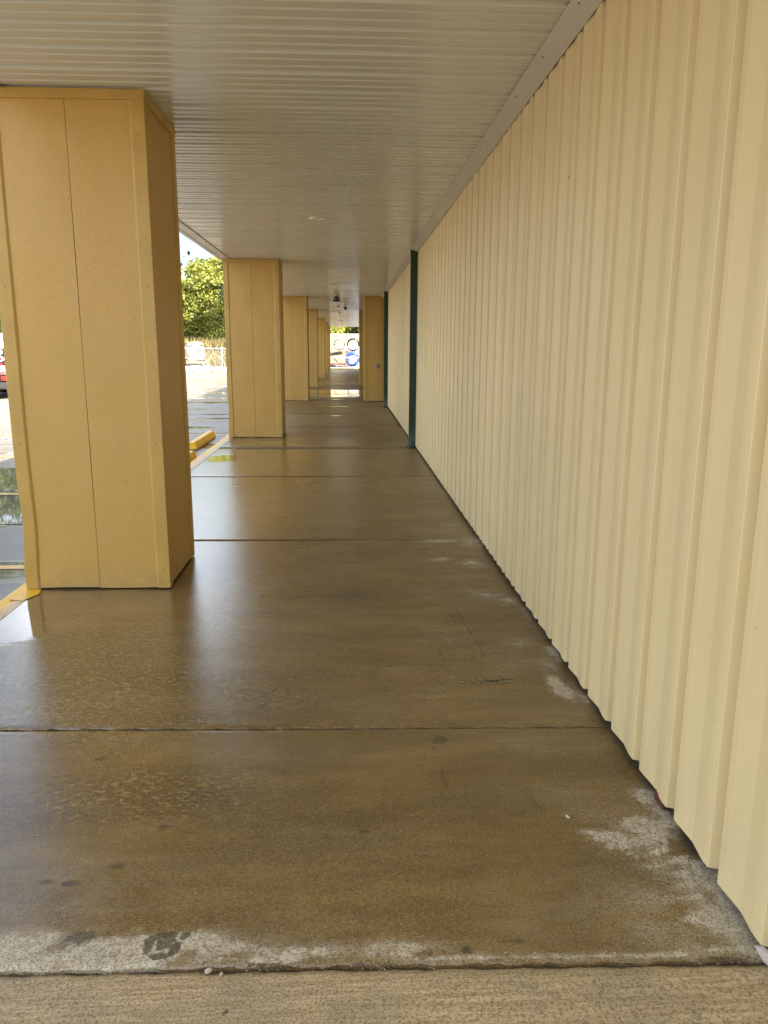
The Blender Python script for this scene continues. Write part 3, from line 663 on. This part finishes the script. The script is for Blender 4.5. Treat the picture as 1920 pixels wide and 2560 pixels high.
# dirt crumbs along front joint
M_soil = flat('soil', (.13,.095,.05), .95, vary=.3)
sb = MB()
for q in range(150):
    x = random.choice([random.gauss(.07,.03), random.gauss(-.22,.03), random.gauss(.98,.05)]); y_ = 1.695-.022*x+random.gauss(0,.007); r = random.uniform(.0015,.005)
    sb.add([(x-r,y_-r*.8,0),(x+r,y_-r*.6,0),(x+r*.7,y_+r*.8,0),(x-r*.6,y_+r,0),(x,y_,r*1.0)], [(0,1,4),(1,2,4),(2,3,4),(3,0,4)])
o = sb.build('joint_dirt', M_soil); tag(o, 'dark crumbs of soil caught in the front slab joint', 'dirt', kind='stuff')

# ================================================================== WHEEL STOPS
def m_stop():
    m, k, b = base('yellow_wheel_stop')
    w = k.ramp(k.noise(16, 6, 0.75), 0.63, 0.67); c = k.mix(w, (0.95, 0.60, 0.02), (0.10, 0.085, 0.07))
    c = k.mix(k.ramp(k.noise(3, 3), .3, .7, 0, .4), c, (0.80, 0.46, 0.012))
    z = k.new('ShaderNodeSeparateXYZ'); k.link(k.pos(), z.inputs[0])
    c = k.mix(k.math('MULTIPLY', k.ramp(k.math('ADD', z.outputs[2], k.math('MULTIPLY', k.noise(22, 5, .7), .06)), .005, -.02), .85), c, (.07,.06,.05))
    k.val(c, b.inputs['Base Color']); b.inputs['Roughness'].default_value = .38; k.link(k.bump(k.noise(60, 4), .35, .003), b.inputs['Normal']); return m
M_stop = m_stop()
def wheel_stop(x, ya, yb, label):
    t = thing('wheel_stop', (x, (ya+yb)/2, PZ), label, 'wheel stop', 'yellow concrete wheel stops by the kerb'); L_ = yb-ya
    MB().prism([(-.085,.0),(-.078,.06),(-.045,.128),(.045,.128),(.078,.06),(.085,0)], 1, -L_/2, L_/2).build('block', M_stop, t, bevel=.010, seg=2)
    for s in (-L_/2+.3, L_/2-.3): MB().tube([(0, s, .126), (0, s, .134)], .014, 8).build('anchor_pin', M_steel, t)
wheel_stop(-2.475, 12.33, 14.13, 'yellow wheel stop standing clear between first and second pillars')
wheel_stop(-2.29, 9.3, 11.35, 'yellow wheel stop mostly hidden behind the nearest pillar')
wheel_stop(-2.45, 18.4, 20.2, 'yellow wheel stop hidden beyond the second pillar')

# hose on the lot
hp = [(-5.3,40.2),(-6.2,38.9),(-7.2,38.3),(-8.4,36.2),(-9.2,33.8),(-9.6,31.2),(-11,29.5),(-13,29)]
hp2 = []
for i in range(len(hp)-1):
    for tt in np.linspace(0, 1, 6)[:-1]:
        p0, p1, p2, p3 = [Vector(hp[max(0, min(len(hp)-1, i+q))]) for q in (-1, 0, 1, 2)]
        v = .5*((2*p1)+(-p0+p2)*tt+(2*p0-5*p1+4*p2-p3)*tt*tt+(-p0+3*p1-3*p2+p3)*tt**3); hp2.append((v.x, v.y, PZ+.024))
o = MB().tube(hp2, .022, 8).build('garden_hose', flat('yellow_hose', (.75,.62,.12), .4), smooth=True); tag(o, 'thin yellow hose lying in a curve across the parking lot', 'hose')

# ================================================================== VEHICLE AT THE LEFT EDGE
v = thing('parked_van', (-11.45, 26.9, PZ), 'black and white service van with red and white lettering at the left edge', 'van')
# rear faces the camera (-y). local coords, width 1.9 -> x -0.97..0.97, rear at y=-2.2
M_vblack = flat('van_black', (.02,.02,.022), .15); M_vwhite = flat('van_white', (.80,.81,.82), .2); M_glass = flat('dark_glass', (.03,.035,.04), .05)
M_red = flat('red_print', (.55,.03,.05), .4); M_redl = flat('tail_lamp_red', (.50,.03,.03), .15)
prof_low = [(-2.2,.38),(-2.25,.62),(-2.22,1.52),(.9,1.52),(1.35,1.50),(2.25,1.12),(2.5,.95),(2.55,.42),(2.3,.30),(-2.1,.30)]
MB().prism(prof_low, 0, -.97, .97).build('body', M_vblack, v, bevel=.05, seg=3)
MB().prism([(-2.21,1.524),(-2.10,1.93),(-1.95,1.99),(.55,1.99),(.75,1.93),(1.32,1.524)], 0, -.93, .93).build('upper_body', M_vwhite, v, bevel=.05, seg=3)
MB().prism([(-2.236,1.56),(-2.165,1.86),(-2.15,1.86),(-2.22,1.56)], 0, -.72, .72).build('rear_window', M_glass, v)
MB().prism([(.86,1.88),(1.30,1.56),(1.325,1.575),(.885,1.895)], 0, -.80, .80).build('windscreen', M_glass, v)
MB().box((-.99,-2.34,.30),(.99,-2.2,.52)).build('bumper', flat('grey_bumper',(.05,.05,.052),.4), v, bevel=.04, seg=2)
for s in (-1, 1): MB().box((s*.88-.09,-2.275,.56),(s*.88+.09,-2.20,.70)).build('tail_light', M_redl, v, bevel=.015)
for sx in (-.86, .86):
    for sy in (-1.45, 1.65):
        th = [(sx-.11, sy, .33), (sx+.11, sy, .33)]
        wo = MB().tube([(sx-.11,sy,.33),(sx-.09,sy,.33),(sx+.09,sy,.33),(sx+.11,sy,.33)], .33, 24, rs=[.29,.33,.33,.29]).build('wheel', M_rubber, v)
        MB().tube([(sx-.115,sy,.33),(sx+.115,sy,.33)], .20, 16).build('rim', M_steel, wo)
def disc(x, z, rx, rz, y, mat, name):
    n = 28; MB().add([(x+rx*math.cos(2*PI*i/n), y, z+rz*math.sin(2*PI*i/n)) for i in range(n)]+[(x, y, z)], [(i, (i+1)%n, n) for i in range(n)]).build(name, mat, v)
for (zz, rx, rz) in ((1.37+.06, .20, .105), (1.17+.06, .23, .10)):
    disc(.72, zz, rx, rz, -2.262, M_vwhite, 'logo_rim'); disc(.70, zz, rx*.78, rz*.76, -2.266, M_red, 'logo_oval'); disc(.66, zz, rx*.25, rz*.3, -2.270, M_vwhite, 'logo_mark')
def text(body, x, z, size, mat, y=-2.268):
    c = bpy.data.curves.new('lettering', 'FONT'); c.body = body; c.size = size; c.align_x = 'RIGHT'; c.extrude = .002; c.offset = .006
    to = bpy.data.objects.new('lettering_curve', c); COL.objects.link(to); bpy.context.view_layer.update()
    me = bpy.data.meshes.new_from_object(to.evaluated_get(bpy.context.evaluated_depsgraph_get())); bpy.data.objects.remove(to)
    o = link('lettering', me, mat, v, None, (x, y, z)); o.rotation_euler = (PI/2, 0, 0); return o
MB().box((.2,-2.264,1.035),(.88,-2.262,1.10)).build('print_band', M_red, v); MB().box((.0,-2.262,.76),(.94,-2.260,.845)).build('print_band', M_vwhite, v)
text('MING', .945, .935, .125, M_vwhite); text('LAND', .95, .85, .115, M_vwhite); text('VIDEO', .94, .775, .075, M_red, -2.268)

# ================================================================== FENCES
M_link = flat('fence_galv', (.52,.53,.53), .45, metal=.4)
def chain_fence(x0, x1, y, h, label, posts, rails=(1.0,), name='chain_link_fence', mesh=True, pr=.03, step=.11, wire=.0035):
    t = thing(name, ((x0+x1)/2, y, -.09), label, 'fence'); cx = (x0+x1)/2
    for px_ in posts: MB().tube([(px_-cx, 0, 0), (px_-cx, 0, h+.12)], pr*1.2, 8).build('post', M_link, t, smooth=True)
    for rz in rails: MB().tube([(x0-cx, 0, h*rz), (x1-cx, 0, h*rz)], pr*.8, 6).build('rail', M_link, t, smooth=True)
    if mesh:
        mb = MB(); hh = h*.98
        n = int((x1-x0+hh)/step)
        for i in range(n):
            for s in (1, -1):
                xa = x0-hh+i*step; a = (xa, .02); b_ = (xa+hh, hh)
                if s < 0: a, b_ = (xa, hh), (xa+hh, .02)
                # clip
                (ax, az), (bx, bz) = a, b_
                if bx <= x0 or ax >= x1: continue
                if ax < x0: az += (bz-az)*(x0-ax)/(bx-ax); ax = x0
                if bx > x1: bz = az+(bz-az)*(x1-ax)/(bx-ax); bx = x1
                mb.tube([(ax-cx, s*.004, az), (bx-cx, s*.004, bz)], wire, 3, cap=False)
        mb.build('wire_mesh', M_link, t, kind='stuff')
    return t
fn = chain_fence(-22.0, -3.9, 50.05, 1.55, 'low galvanised chain link fence in front of dry weeds and white bags', [-22,-19.2,-16.4,-13.5,-10.75,-7.9,-5.9,-3.9])
fn2 = MB().tube([(-10.2+12.95, 0, 1.0), (-7.9+12.95, 0, .1)], .012, 6).build('brace_rod', M_link, fn)
# far end: board wall, pipe rails, coils
ey = 61.6
f2 = thing('pipe_fence', (0, ey, -.1), 'white pipe rail fence across the far end of the walkway', 'fence')
for z in (1.70, .89, .10): MB().tube([(-3.6, 0, z), (3.4, 0, z)], .035, 8).build('rail', M_white, f2, smooth=True)
for x in (-3.6, -1.75, 1.6, 3.4): MB().tube([(x, 0, 0), (x, 0, 1.9)], .04, 8).build('post', M_white, f2, smooth=True)
eb = thing('trailer_wall', (0, 66.2, -.09), 'cream flat side of a storage box behind the hanging coils at the far end', 'storage box')
MB().box((-4.5, 0, .35), (4.8, 2.4, 2.72)).build('side_body', flat('cream_board', (.40,.37,.25), .6), eb, bevel=.03)
for x in (-3.6, 3.8): MB().box((x, .1, 0), (x+.3, 2.2, .35)).build('support', M_dark, eb)
MB().box((-4.55, -.03, 2.70), (4.85, 2.45, 2.76)).build('top_rail', M_white, eb)
M_redw = flat('red_steel', (.50,.16,.11), .5)
gp = thing('red_gate_panel', (-.5, 63.6, -.09), 'red wire gate panel with close horizontal bars at the far end', 'gate')
for i, z in enumerate([.12,.2,.28,.40,.56,.72,.90,1.10,1.32,1.55,1.85]): MB().tube([(-2.4, 0, z), (.72, 0, z)], .012 if i % 3 else .018, 6).build('bar', M_redw, gp)
for x in (-2.4, -1.6, -.85, -.1, .26, .72): MB().tube([(x, 0, .05), (x, 0, 1.95)], .016, 6).build('upright', M_redw, gp)
gp2 = thing('red_gate_panel', (1.6, 63.65, -.09), 'second red wire gate panel behind the blue coil', 'gate')
for i, z in enumerate([.2,.5,.9,1.4,2.0]): MB().tube([(-.7, 0, z), (.9, 0, z)], .012, 6).build('bar', M_redw, gp2)
for x in (-.7, .1, .9): MB().tube([(x, 0, .05), (x, 0, 2.05)], .014, 6).build('upright', M_redw, gp2)
def coil(x, z, y, r, tr, nturn, mat, label, name='pipe_coil', dr=.03):
    t = thing(name, (x, y, z), label, 'pipe coil'); rr = random.Random(int(r*1000))
    for q in range(nturn):
        R_ = r-tr-(q%3)*dr*.8; yo = (q//3)*tr*1.7-(.04); N = 40
        pts = [((R_+.012*math.sin(3*a+q))*math.cos(a), yo+.01*math.sin(2*a+q), (R_+.012*math.sin(3*a+q))*math.sin(a)-(.01*q)) for a in [2*PI*i/N for i in range(N)]]
        MB().tube(pts, tr, 6, closed=True).build('turn', mat, t, smooth=True)
    return t
M_gpipe = flat('grey_pipe', (.16,.16,.17), .35); M_bpipe = flat('black_pipe', (.03,.03,.032), .3); M_blpipe = flat('blue_pipe', (.05,.12,.50), .3)
c1 = coil(-.605, 1.80, 62.6, .44, .024, 5, M_gpipe, 'thin grey pipe coil hanging at upper left of the far end')
c2_ = coil(.47, 1.81, 62.6, .495, .030, 7, M_bpipe, 'thicker black pipe coil hanging at upper right of the far end')
for (cc, R_) in ((c1, .41), (c2_, .455)):
    for a in (0.0, PI, -PI/2): MB().box((R_*math.cos(a)-.04, -.09, R_*math.sin(a)-.03), (R_*math.cos(a)+.04, .09, R_*math.sin(a)+.03)).build('tie_band', M_vblack, cc)
c3_ = coil(.425, .68, 62.5, .55, .042, 9, M_blpipe, 'blue pipe coil leaning in front of the pale tank at the far end', dr=.07)
tk = thing('water_tank', (.55, 64.6, -.09), 'pale blue grey upright tank behind the blue pipe coil', 'tank')
lathe([(0,1.78),(.25,1.76),(.55,1.62),(.72,1.45),(.74,1.3),(.72,1.28),(.74,1.1),(.74,.2),(.70,.0)], 28).build('tank_body', flat('tank_plastic', (.50,.58,.72), .35), tk, smooth=True)
lathe([(.18,1.77),(.18,1.86),(0,1.87)], 16).build('lid', M_white, tk, smooth=True)
def pole(a, b_, r, mat, label, name='black_pipe', cat='pipe'):
    o = MB().tube([a, b_], r, 12).build(name, mat, smooth=True); return tag(o, label, cat)
M_corr = flat('corrugated_pipe', (.10,.10,.105), .5)
def corr(a, b_, r, label):
    A_, B_ = Vector(a), Vector(b_); n = 60; pts = [A_.lerp(B_, i/n) for i in range(n+1)]
    o = MB().tube(pts, r, 14, rs=[r*(1 if i % 2 else .86) for i in range(n+1)]).build('drain_pipe', M_corr); return tag(o, label, 'pipe', 'black corrugated drain pipes at the far end')
corr((-2.6,62.9,.95),(-.36,62.7,1.22),.085,'upper thick corrugated pipe leaning out from the left at the far end')
corr((-2.6,63.1,.80),(-.36,62.9,1.10),.085,'lower thick corrugated pipe running just under its twin at the far end')
corr((-1.5,62.3,1.12),(-.72,62.2,.40),.055,'short slanting black drain pipe ending above the red bars')
o = MB().tube([(-2.6,62.3,.10),(-1.7,62.3,.16),(-1.1,62.2,.10),(-.3,62.2,.05)], .09, 10, rs=[.13,.13,.09,.05]).build('black_tarp', M_vblack, smooth=True); tag(o, 'crumpled black tarp roll on the ground below the red gate', 'tarp')
sg = thing('white_box', (.75, 62.9, .35), 'small white box with grey mark in front of the tank', 'box')
MB().box((-.16,-.08,.02),(.16,.08,.36)).build('box_body', M_white, sg, bevel=.01); MB().box((-.03,-.087,-.46),(.03,.08,.02)).build('leg', M_white, sg)
# kerb and grass strip at the far end
o = MB().box((-6, 57.9, -.09), (4, 58.25, -.035)).build('kerb_far', flat('pale_kerb', (.55,.50,.42), .7)); tag(o, kind='structure')

# ================================================================== VEGETATION
def m_leaf(name, c1, c2, trans=0.35):
    m, k, b = base(name)
    a = k.new('ShaderNodeAttribute'); a.attribute_name = 'tone'
    c = k.mix(a.outputs['Fac'], c1, c2); k.val(c, b.inputs['Base Color']); b.inputs['Roughness'].default_value = 0.5
    tr = k.new('ShaderNodeBsdfTranslucent'); k.val(c, tr.inputs[0]); ms = k.new('ShaderNodeMixShader'); ms.inputs[0].default_value = trans
    k.link(b.outputs[0], ms.inputs[1]); k.link(tr.outputs[0], ms.inputs[2]); k.link(ms.outputs[0], m.node_tree.nodes['Material Output'].inputs[0]); return m
def leaves_mesh(name, centers, size, tone, aspect=.55, droop=.4):
    """one bent quad pair per leaf around given centres"""
    n = len(centers)
    d = rng.normal(size=(n, 3)); d[:, 2] -= droop; d /= np.linalg.norm(d, axis=1)[:, None]
    u = rng.normal(size=(n, 3)); u[:, 2] += .9; s = np.cross(d, u); s /= np.linalg.norm(s, axis=1)[:, None]; nn = np.cross(s, d)
    sz = size*rng.uniform(.6, 1.3, n)[:, None]
    a = centers-d*sz*.5; t = centers+d*sz*.5; l = centers+s*sz*aspect*.5+nn*sz*.08; r = centers-s*sz*aspect*.5+nn*sz*.08
    v = np.stack([a, l, t, r], 1).reshape(-1, 3); f = np.arange(n*4).reshape(-1, 4)
    me = bpy.data.meshes.new(name); me.vertices.add(n*4); me.vertices.foreach_set('co', v.ravel()); me.loops.add(n*4); me.loops.foreach_set('vertex_index', f.ravel())
    me.polygons.add(n); me.polygons.foreach_set('loop_start', np.arange(0, n*4, 4)); me.polygons.foreach_set('loop_total', np.full(n, 4)); me.update()
    at = me.attributes.new('tone', 'FLOAT', 'POINT'); at.data.foreach_set('value', np.repeat(np.clip(tone, 0, 1), 4).astype(np.float32)); return me
def crown_points(cx, cy, cz, rx, ry, rz, nclump, per, cr, shell=.6):
    q = rng.normal(size=(nclump, 3)); q /= np.linalg.norm(q, axis=1)[:, None]; rad = rng.uniform(shell**3, 1, nclump)**(1/3)
    lump = 1+.18*np.sin(q[:, 0]*5+cx)+.15*np.sin(q[:, 1]*4+q[:, 2]*6)
    C_ = q*(rad*lump)[:, None]*np.array([rx, ry, rz])+np.array([cx, cy, cz])
    rr = cr*rng.uniform(.5, 1.3, nclump)
    P = np.repeat(C_, per, 0)+rng.normal(size=(nclump*per, 3))*np.repeat(rr, per)[:, None]*np.array([.55, .55, .33])
    tone = np.repeat(rng.uniform(0, 1, nclump), per)*.6+rng.uniform(0, .4, nclump*per)
    return P, tone
M_bark = paint('bark', (.13,.095,.065), .9, .3, 8, (20, .8, .03))
def tree(x, y, h, crowns, label, leafmat, size=.22, name='leafy_tree', trunk_r=.22, per=46, group='trees beyond the fence', droop=.4):
    t = thing(name, (x, y, -.09), label, 'tree', group)
    tb = MB(); top = h*.8
    tb.tube([(0,0,0),(.1,.05,h*.25),(-.05,.1,h*.5),(.05,0,top)], trunk_r, 9, rs=[trunk_r*1.3, trunk_r, trunk_r*.7, trunk_r*.2])
    rr = random.Random(int(x*10+y))
    for q in range(12):
        a = rr.uniform(0, 2*PI); z0 = h*rr.uniform(.18, .6); L_ = h*rr.uniform(.22, .4)
        p0 = Vector((0, .05, z0)); p1 = p0+Vector((math.cos(a)*L_*.5, math.sin(a)*L_*.5, L_*.25)); p2 = p0+Vector((math.cos(a)*L_, math.sin(a)*L_, L_*.6))
        tb.tube([p0, p1, p2], .06, 6, rs=[trunk_r*.28, trunk_r*.13, trunk_r*.04])
    tb.build('trunk', M_bark, t, smooth=True)
    PP, TT = [], []
    for (ox, oy, oz, rx, ry, rz, nc, cr) in crowns:
        P, T = crown_points(ox, oy, oz, rx, ry, rz, nc, per, cr); PP.append(P); TT.append(T)
    link('crown', leaves_mesh('crown', np.vstack(PP), size, np.concatenate(TT), droop=droop), leafmat, t)
    return t
M_leafY = m_leaf('leaf_yellow_green', (.16,.21,.035), (.42,.42,.085))
M_leafG = m_leaf('leaf_green', (.05,.095,.015), (.18,.22,.04))
M_leafD = m_leaf('leaf_dark', (.015,.035,.015), (.05,.075,.025), .15)
tree(-10.2, 60.5, 8.5, [(0,0,4.4,3.2,2.6,3.0,460,.55),(.6,-.4,2.9,3.0,2.4,1.4,120,.5),(.2,0,7.0,1.6,1.4,1.5,70,.45)], 'yellow green broadleaf tree seen between the first and second pillars', M_leafY, .24)
tree(-6.6, 63.0, 10.5, [(0,0,5.4,2.6,2.6,4.2,230,.6)], 'dark green tree rising behind the second pillar', M_leafG, .22)
tree(-15.4, 62.0, 9.0, [(0,0,4.8,3.4,3.0,3.2,230,.7)], 'green tree hidden behind the nearest pillar, left of the yellow one', M_leafG, .26)
tree(-23.2, 50.0, 14.5, [(0,0,8.4,4.2,3.6,5.6,380,.8)], 'tall green tree at the far left edge beyond the van', M_leafG, .28)
tree(-32, 66.0, 13, [(0,0,7,5,4,5,260,.9)], 'tall tree far left behind the lot', M_leafG, .32)
tree(-2.6, 75.0, 8, [(0,0,3.6,3.2,2.4,2.8,240,.6)], 'bright yellow green tree above the far end wall, left one', M_leafY, .24)
tree(.9, 77.0, 9, [(0,0,4.3,2.0,2.4,4.0,220,.6)], 'mid green tree above the far end wall, middle one', M_leafG, .24)
tree(3.8, 76.0, 9.5, [(0,0,4.6,2.8,2.6,4.2,230,.7)], 'darker green tree above the far end wall, right one', M_leafD, .26)
tree(-6.6, 52.8, 4.0, [(0,0,1.7,.8,.8,1.3,60,.35)], 'small green bush behind the fence post', M_leafG, .16, name='bush', trunk_r=.05)
# woods behind, reads as one mass
P1, T1 = crown_points(-30, 105, 4, 60, 6, 7.5, 1500, 22, 1.6, .2)
w = link('wood', leaves_mesh('wood', P1, .7, T1), M_leafD); tag(w, 'dark wooded belt far behind the lot', 'wood', kind='stuff')
# conifer sprig that pokes past the top of the second pillar
tree(-7.55, 56.0, 8.9, [(0,0,7.0,.9,.8,1.1,60,.30),(0,0,5.2,1.2,1.2,1.2,60,.35)], 'dark conifer with a tip showing beside the top of the second pillar', M_leafD, .16, name='conifer_tree', trunk_r=.12, droop=.1)
# dry weeds
def grass(name, n, fx, fy, h0, h1, mat, label, lean=.3, wd=.03, zb=-.09):
    x = fx(n); y_ = fy(n); h = rng.uniform(h0, h1, n); a = rng.uniform(0, 2*PI, n); lx = rng.normal(0, lean, n)*h; ly = rng.normal(0, lean, n)*h
    dx = np.cos(a)*wd; dy = np.sin(a)*wd; z = np.full(n, zb)
    p0 = np.stack([x-dx, y_-dy, z], 1); p1 = np.stack([x+dx, y_+dy, z], 1); p2 = np.stack([x+dx*.7+lx*.45, y_+dy*.7+ly*.45, z+h*.6], 1); p3 = np.stack([x+lx, y_+ly, z+h], 1)
    v = np.stack([p0, p1, p2, p3], 1).reshape(-1, 3); f = np.arange(n*4).reshape(-1, 4)
    me = bpy.data.meshes.new(name); me.from_pydata(v.tolist(), [], f.tolist())
    at = me.attributes.new('tone', 'FLOAT', 'POINT'); at.data.foreach_set('value', np.repeat(rng.uniform(0, 1, n), 4).astype(np.float32))
    o = link(name, me, mat); return tag(o, label, 'grass', kind='stuff')
M_dryg = m_leaf('dry_grass', (.20,.17,.075), (.40,.34,.16), .3)
M_grass = m_leaf('green_grass', (.06,.10,.02), (.22,.24,.05), .3)
grass('weeds', 9000, lambda n: rng.uniform(-24, -3.5, n), lambda n: rng.uniform(54.5, 57.5, n), 1.2, 2.45, M_dryg, 'tall dry yellow weeds behind the chain link fence', .18, .03)
grass('low_weeds', 5000, lambda n: rng.uniform(-24, -3.5, n), lambda n: rng.uniform(52.6, 55.5, n), .5, 1.5, M_dryg, 'lower straggling dry weeds behind the fence', .35, .022)
grass('grass_verge', 5000, lambda n: rng.uniform(-5, 4, n), lambda n: rng.uniform(58.4, 61.6, n), .03, .12, M_grass, 'short green grass between the walkway end and the pipe fence', .5, .012)

# ================================================================== WHITE BAGS AND GRAVEL
M_bag = paint('white_bag', (.56,.55,.54), .6, .06, 6, (9, .5, .02))
def bag_mesh(seedv):
    bm = bmesh.new(); bmesh.ops.create_grid(bm, x_segments=10, y_segments=7, size=1)
    r = random.Random(seedv); top = []
    me = bpy.data.meshes.new('b'); nx, ny = 12, 8; V = []; F = []
    for s in (1, -1):
        for j in range(ny+1):
            for i in range(nx+1):
                u, w = i/nx*2-1, j/ny*2-1; th = (1-u**4)**.5*(1-w**4)**.5
                V.append((u*.56, w*.36, s*(.095*th+.01*r.uniform(-1, 1)*th)-.015*u*u+.02*math.sin(u*3+seedv)))
    o2 = (nx+1)*(ny+1)
    for j in range(ny):
        for i in range(nx):
            a = j*(nx+1)+i; F.append((a, a+1, a+nx+2, a+nx+1)); F.append((o2+a, o2+a+nx+1, o2+a+nx+2, o2+a+1))
    bm.free(); me.from_pydata(V, [], F); b2 = bmesh.new(); b2.from_mesh(me); bmesh.ops.remove_doubles(b2, verts=b2.verts, dist=.004); b2.to_mesh(me); b2.free(); me.materials.append(M_bag); return me
bms = [bag_mesh(s) for s in range(4)]
pos_words = ['bottom', 'second from bottom', 'third from bottom', 'fourth from bottom', 'fifth from bottom', 'second from top', 'topmost']
for i in range(7):
    o = link('white_bag', bms[i % 4], None, loc=(-9.88+random.uniform(-.07,.07)-.02*i, 52.3+random.uniform(-.05,.05), .74+.168*i), smooth=True); o.rotation_euler = (random.uniform(-.05,.05), random.uniform(-.10,.02), random.uniform(-.2,.2))
    tag(o, pos_words[i]+' plump white bag in the stack behind the chain link fence', 'bag', 'white bags stacked behind the fence')
pt = MB().box((-10.5, 51.9, .50), (-9.25, 52.75, .63)).build('pallet', flat('pallet_wood', (.35,.27,.17), .8)); tag(pt, 'weathered wooden pallet under the stack of white bags', 'pallet')
# white pile (heap of pale sacks / gravel)
n1, n2 = 90, 26; V = []; F = []
for j in range(n2+1):
    for i in range(n1+1):
        x = -15+11.3*i/n1; yv = 50.9+2.6*j/n2; w_ = max(0.0, math.sin(PI*j/n2))**.6
        h = (.62-.035*(x+15)*1.0)*w_*(1+.08*math.sin(x*3.1)+.06*math.sin(x*7+yv*5))+rng.normal(0, .012)
        V.append((x, yv, -.10+max(0, h)))
for j in range(n2):
    for i in range(n1): a = j*(n1+1)+i; F.append((a, a+1, a+n1+2, a+n1+1))
o = MB().add(V, F).build('gravel_heap', paint('white_gravel', (.52,.50,.48), .8, .1, 12, (14, .7, .04)), smooth=True); tag(o, 'low heap of bright white gravel behind the chain link fence', 'gravel', kind='stuff')
grass('fence_weeds', 700, lambda n: rng.uniform(-16, -5, n), lambda n: rng.uniform(50.1, 50.8, n), .1, .55, M_dryg, 'sparse dry stalks along the foot of the chain link fence', .3, .012)
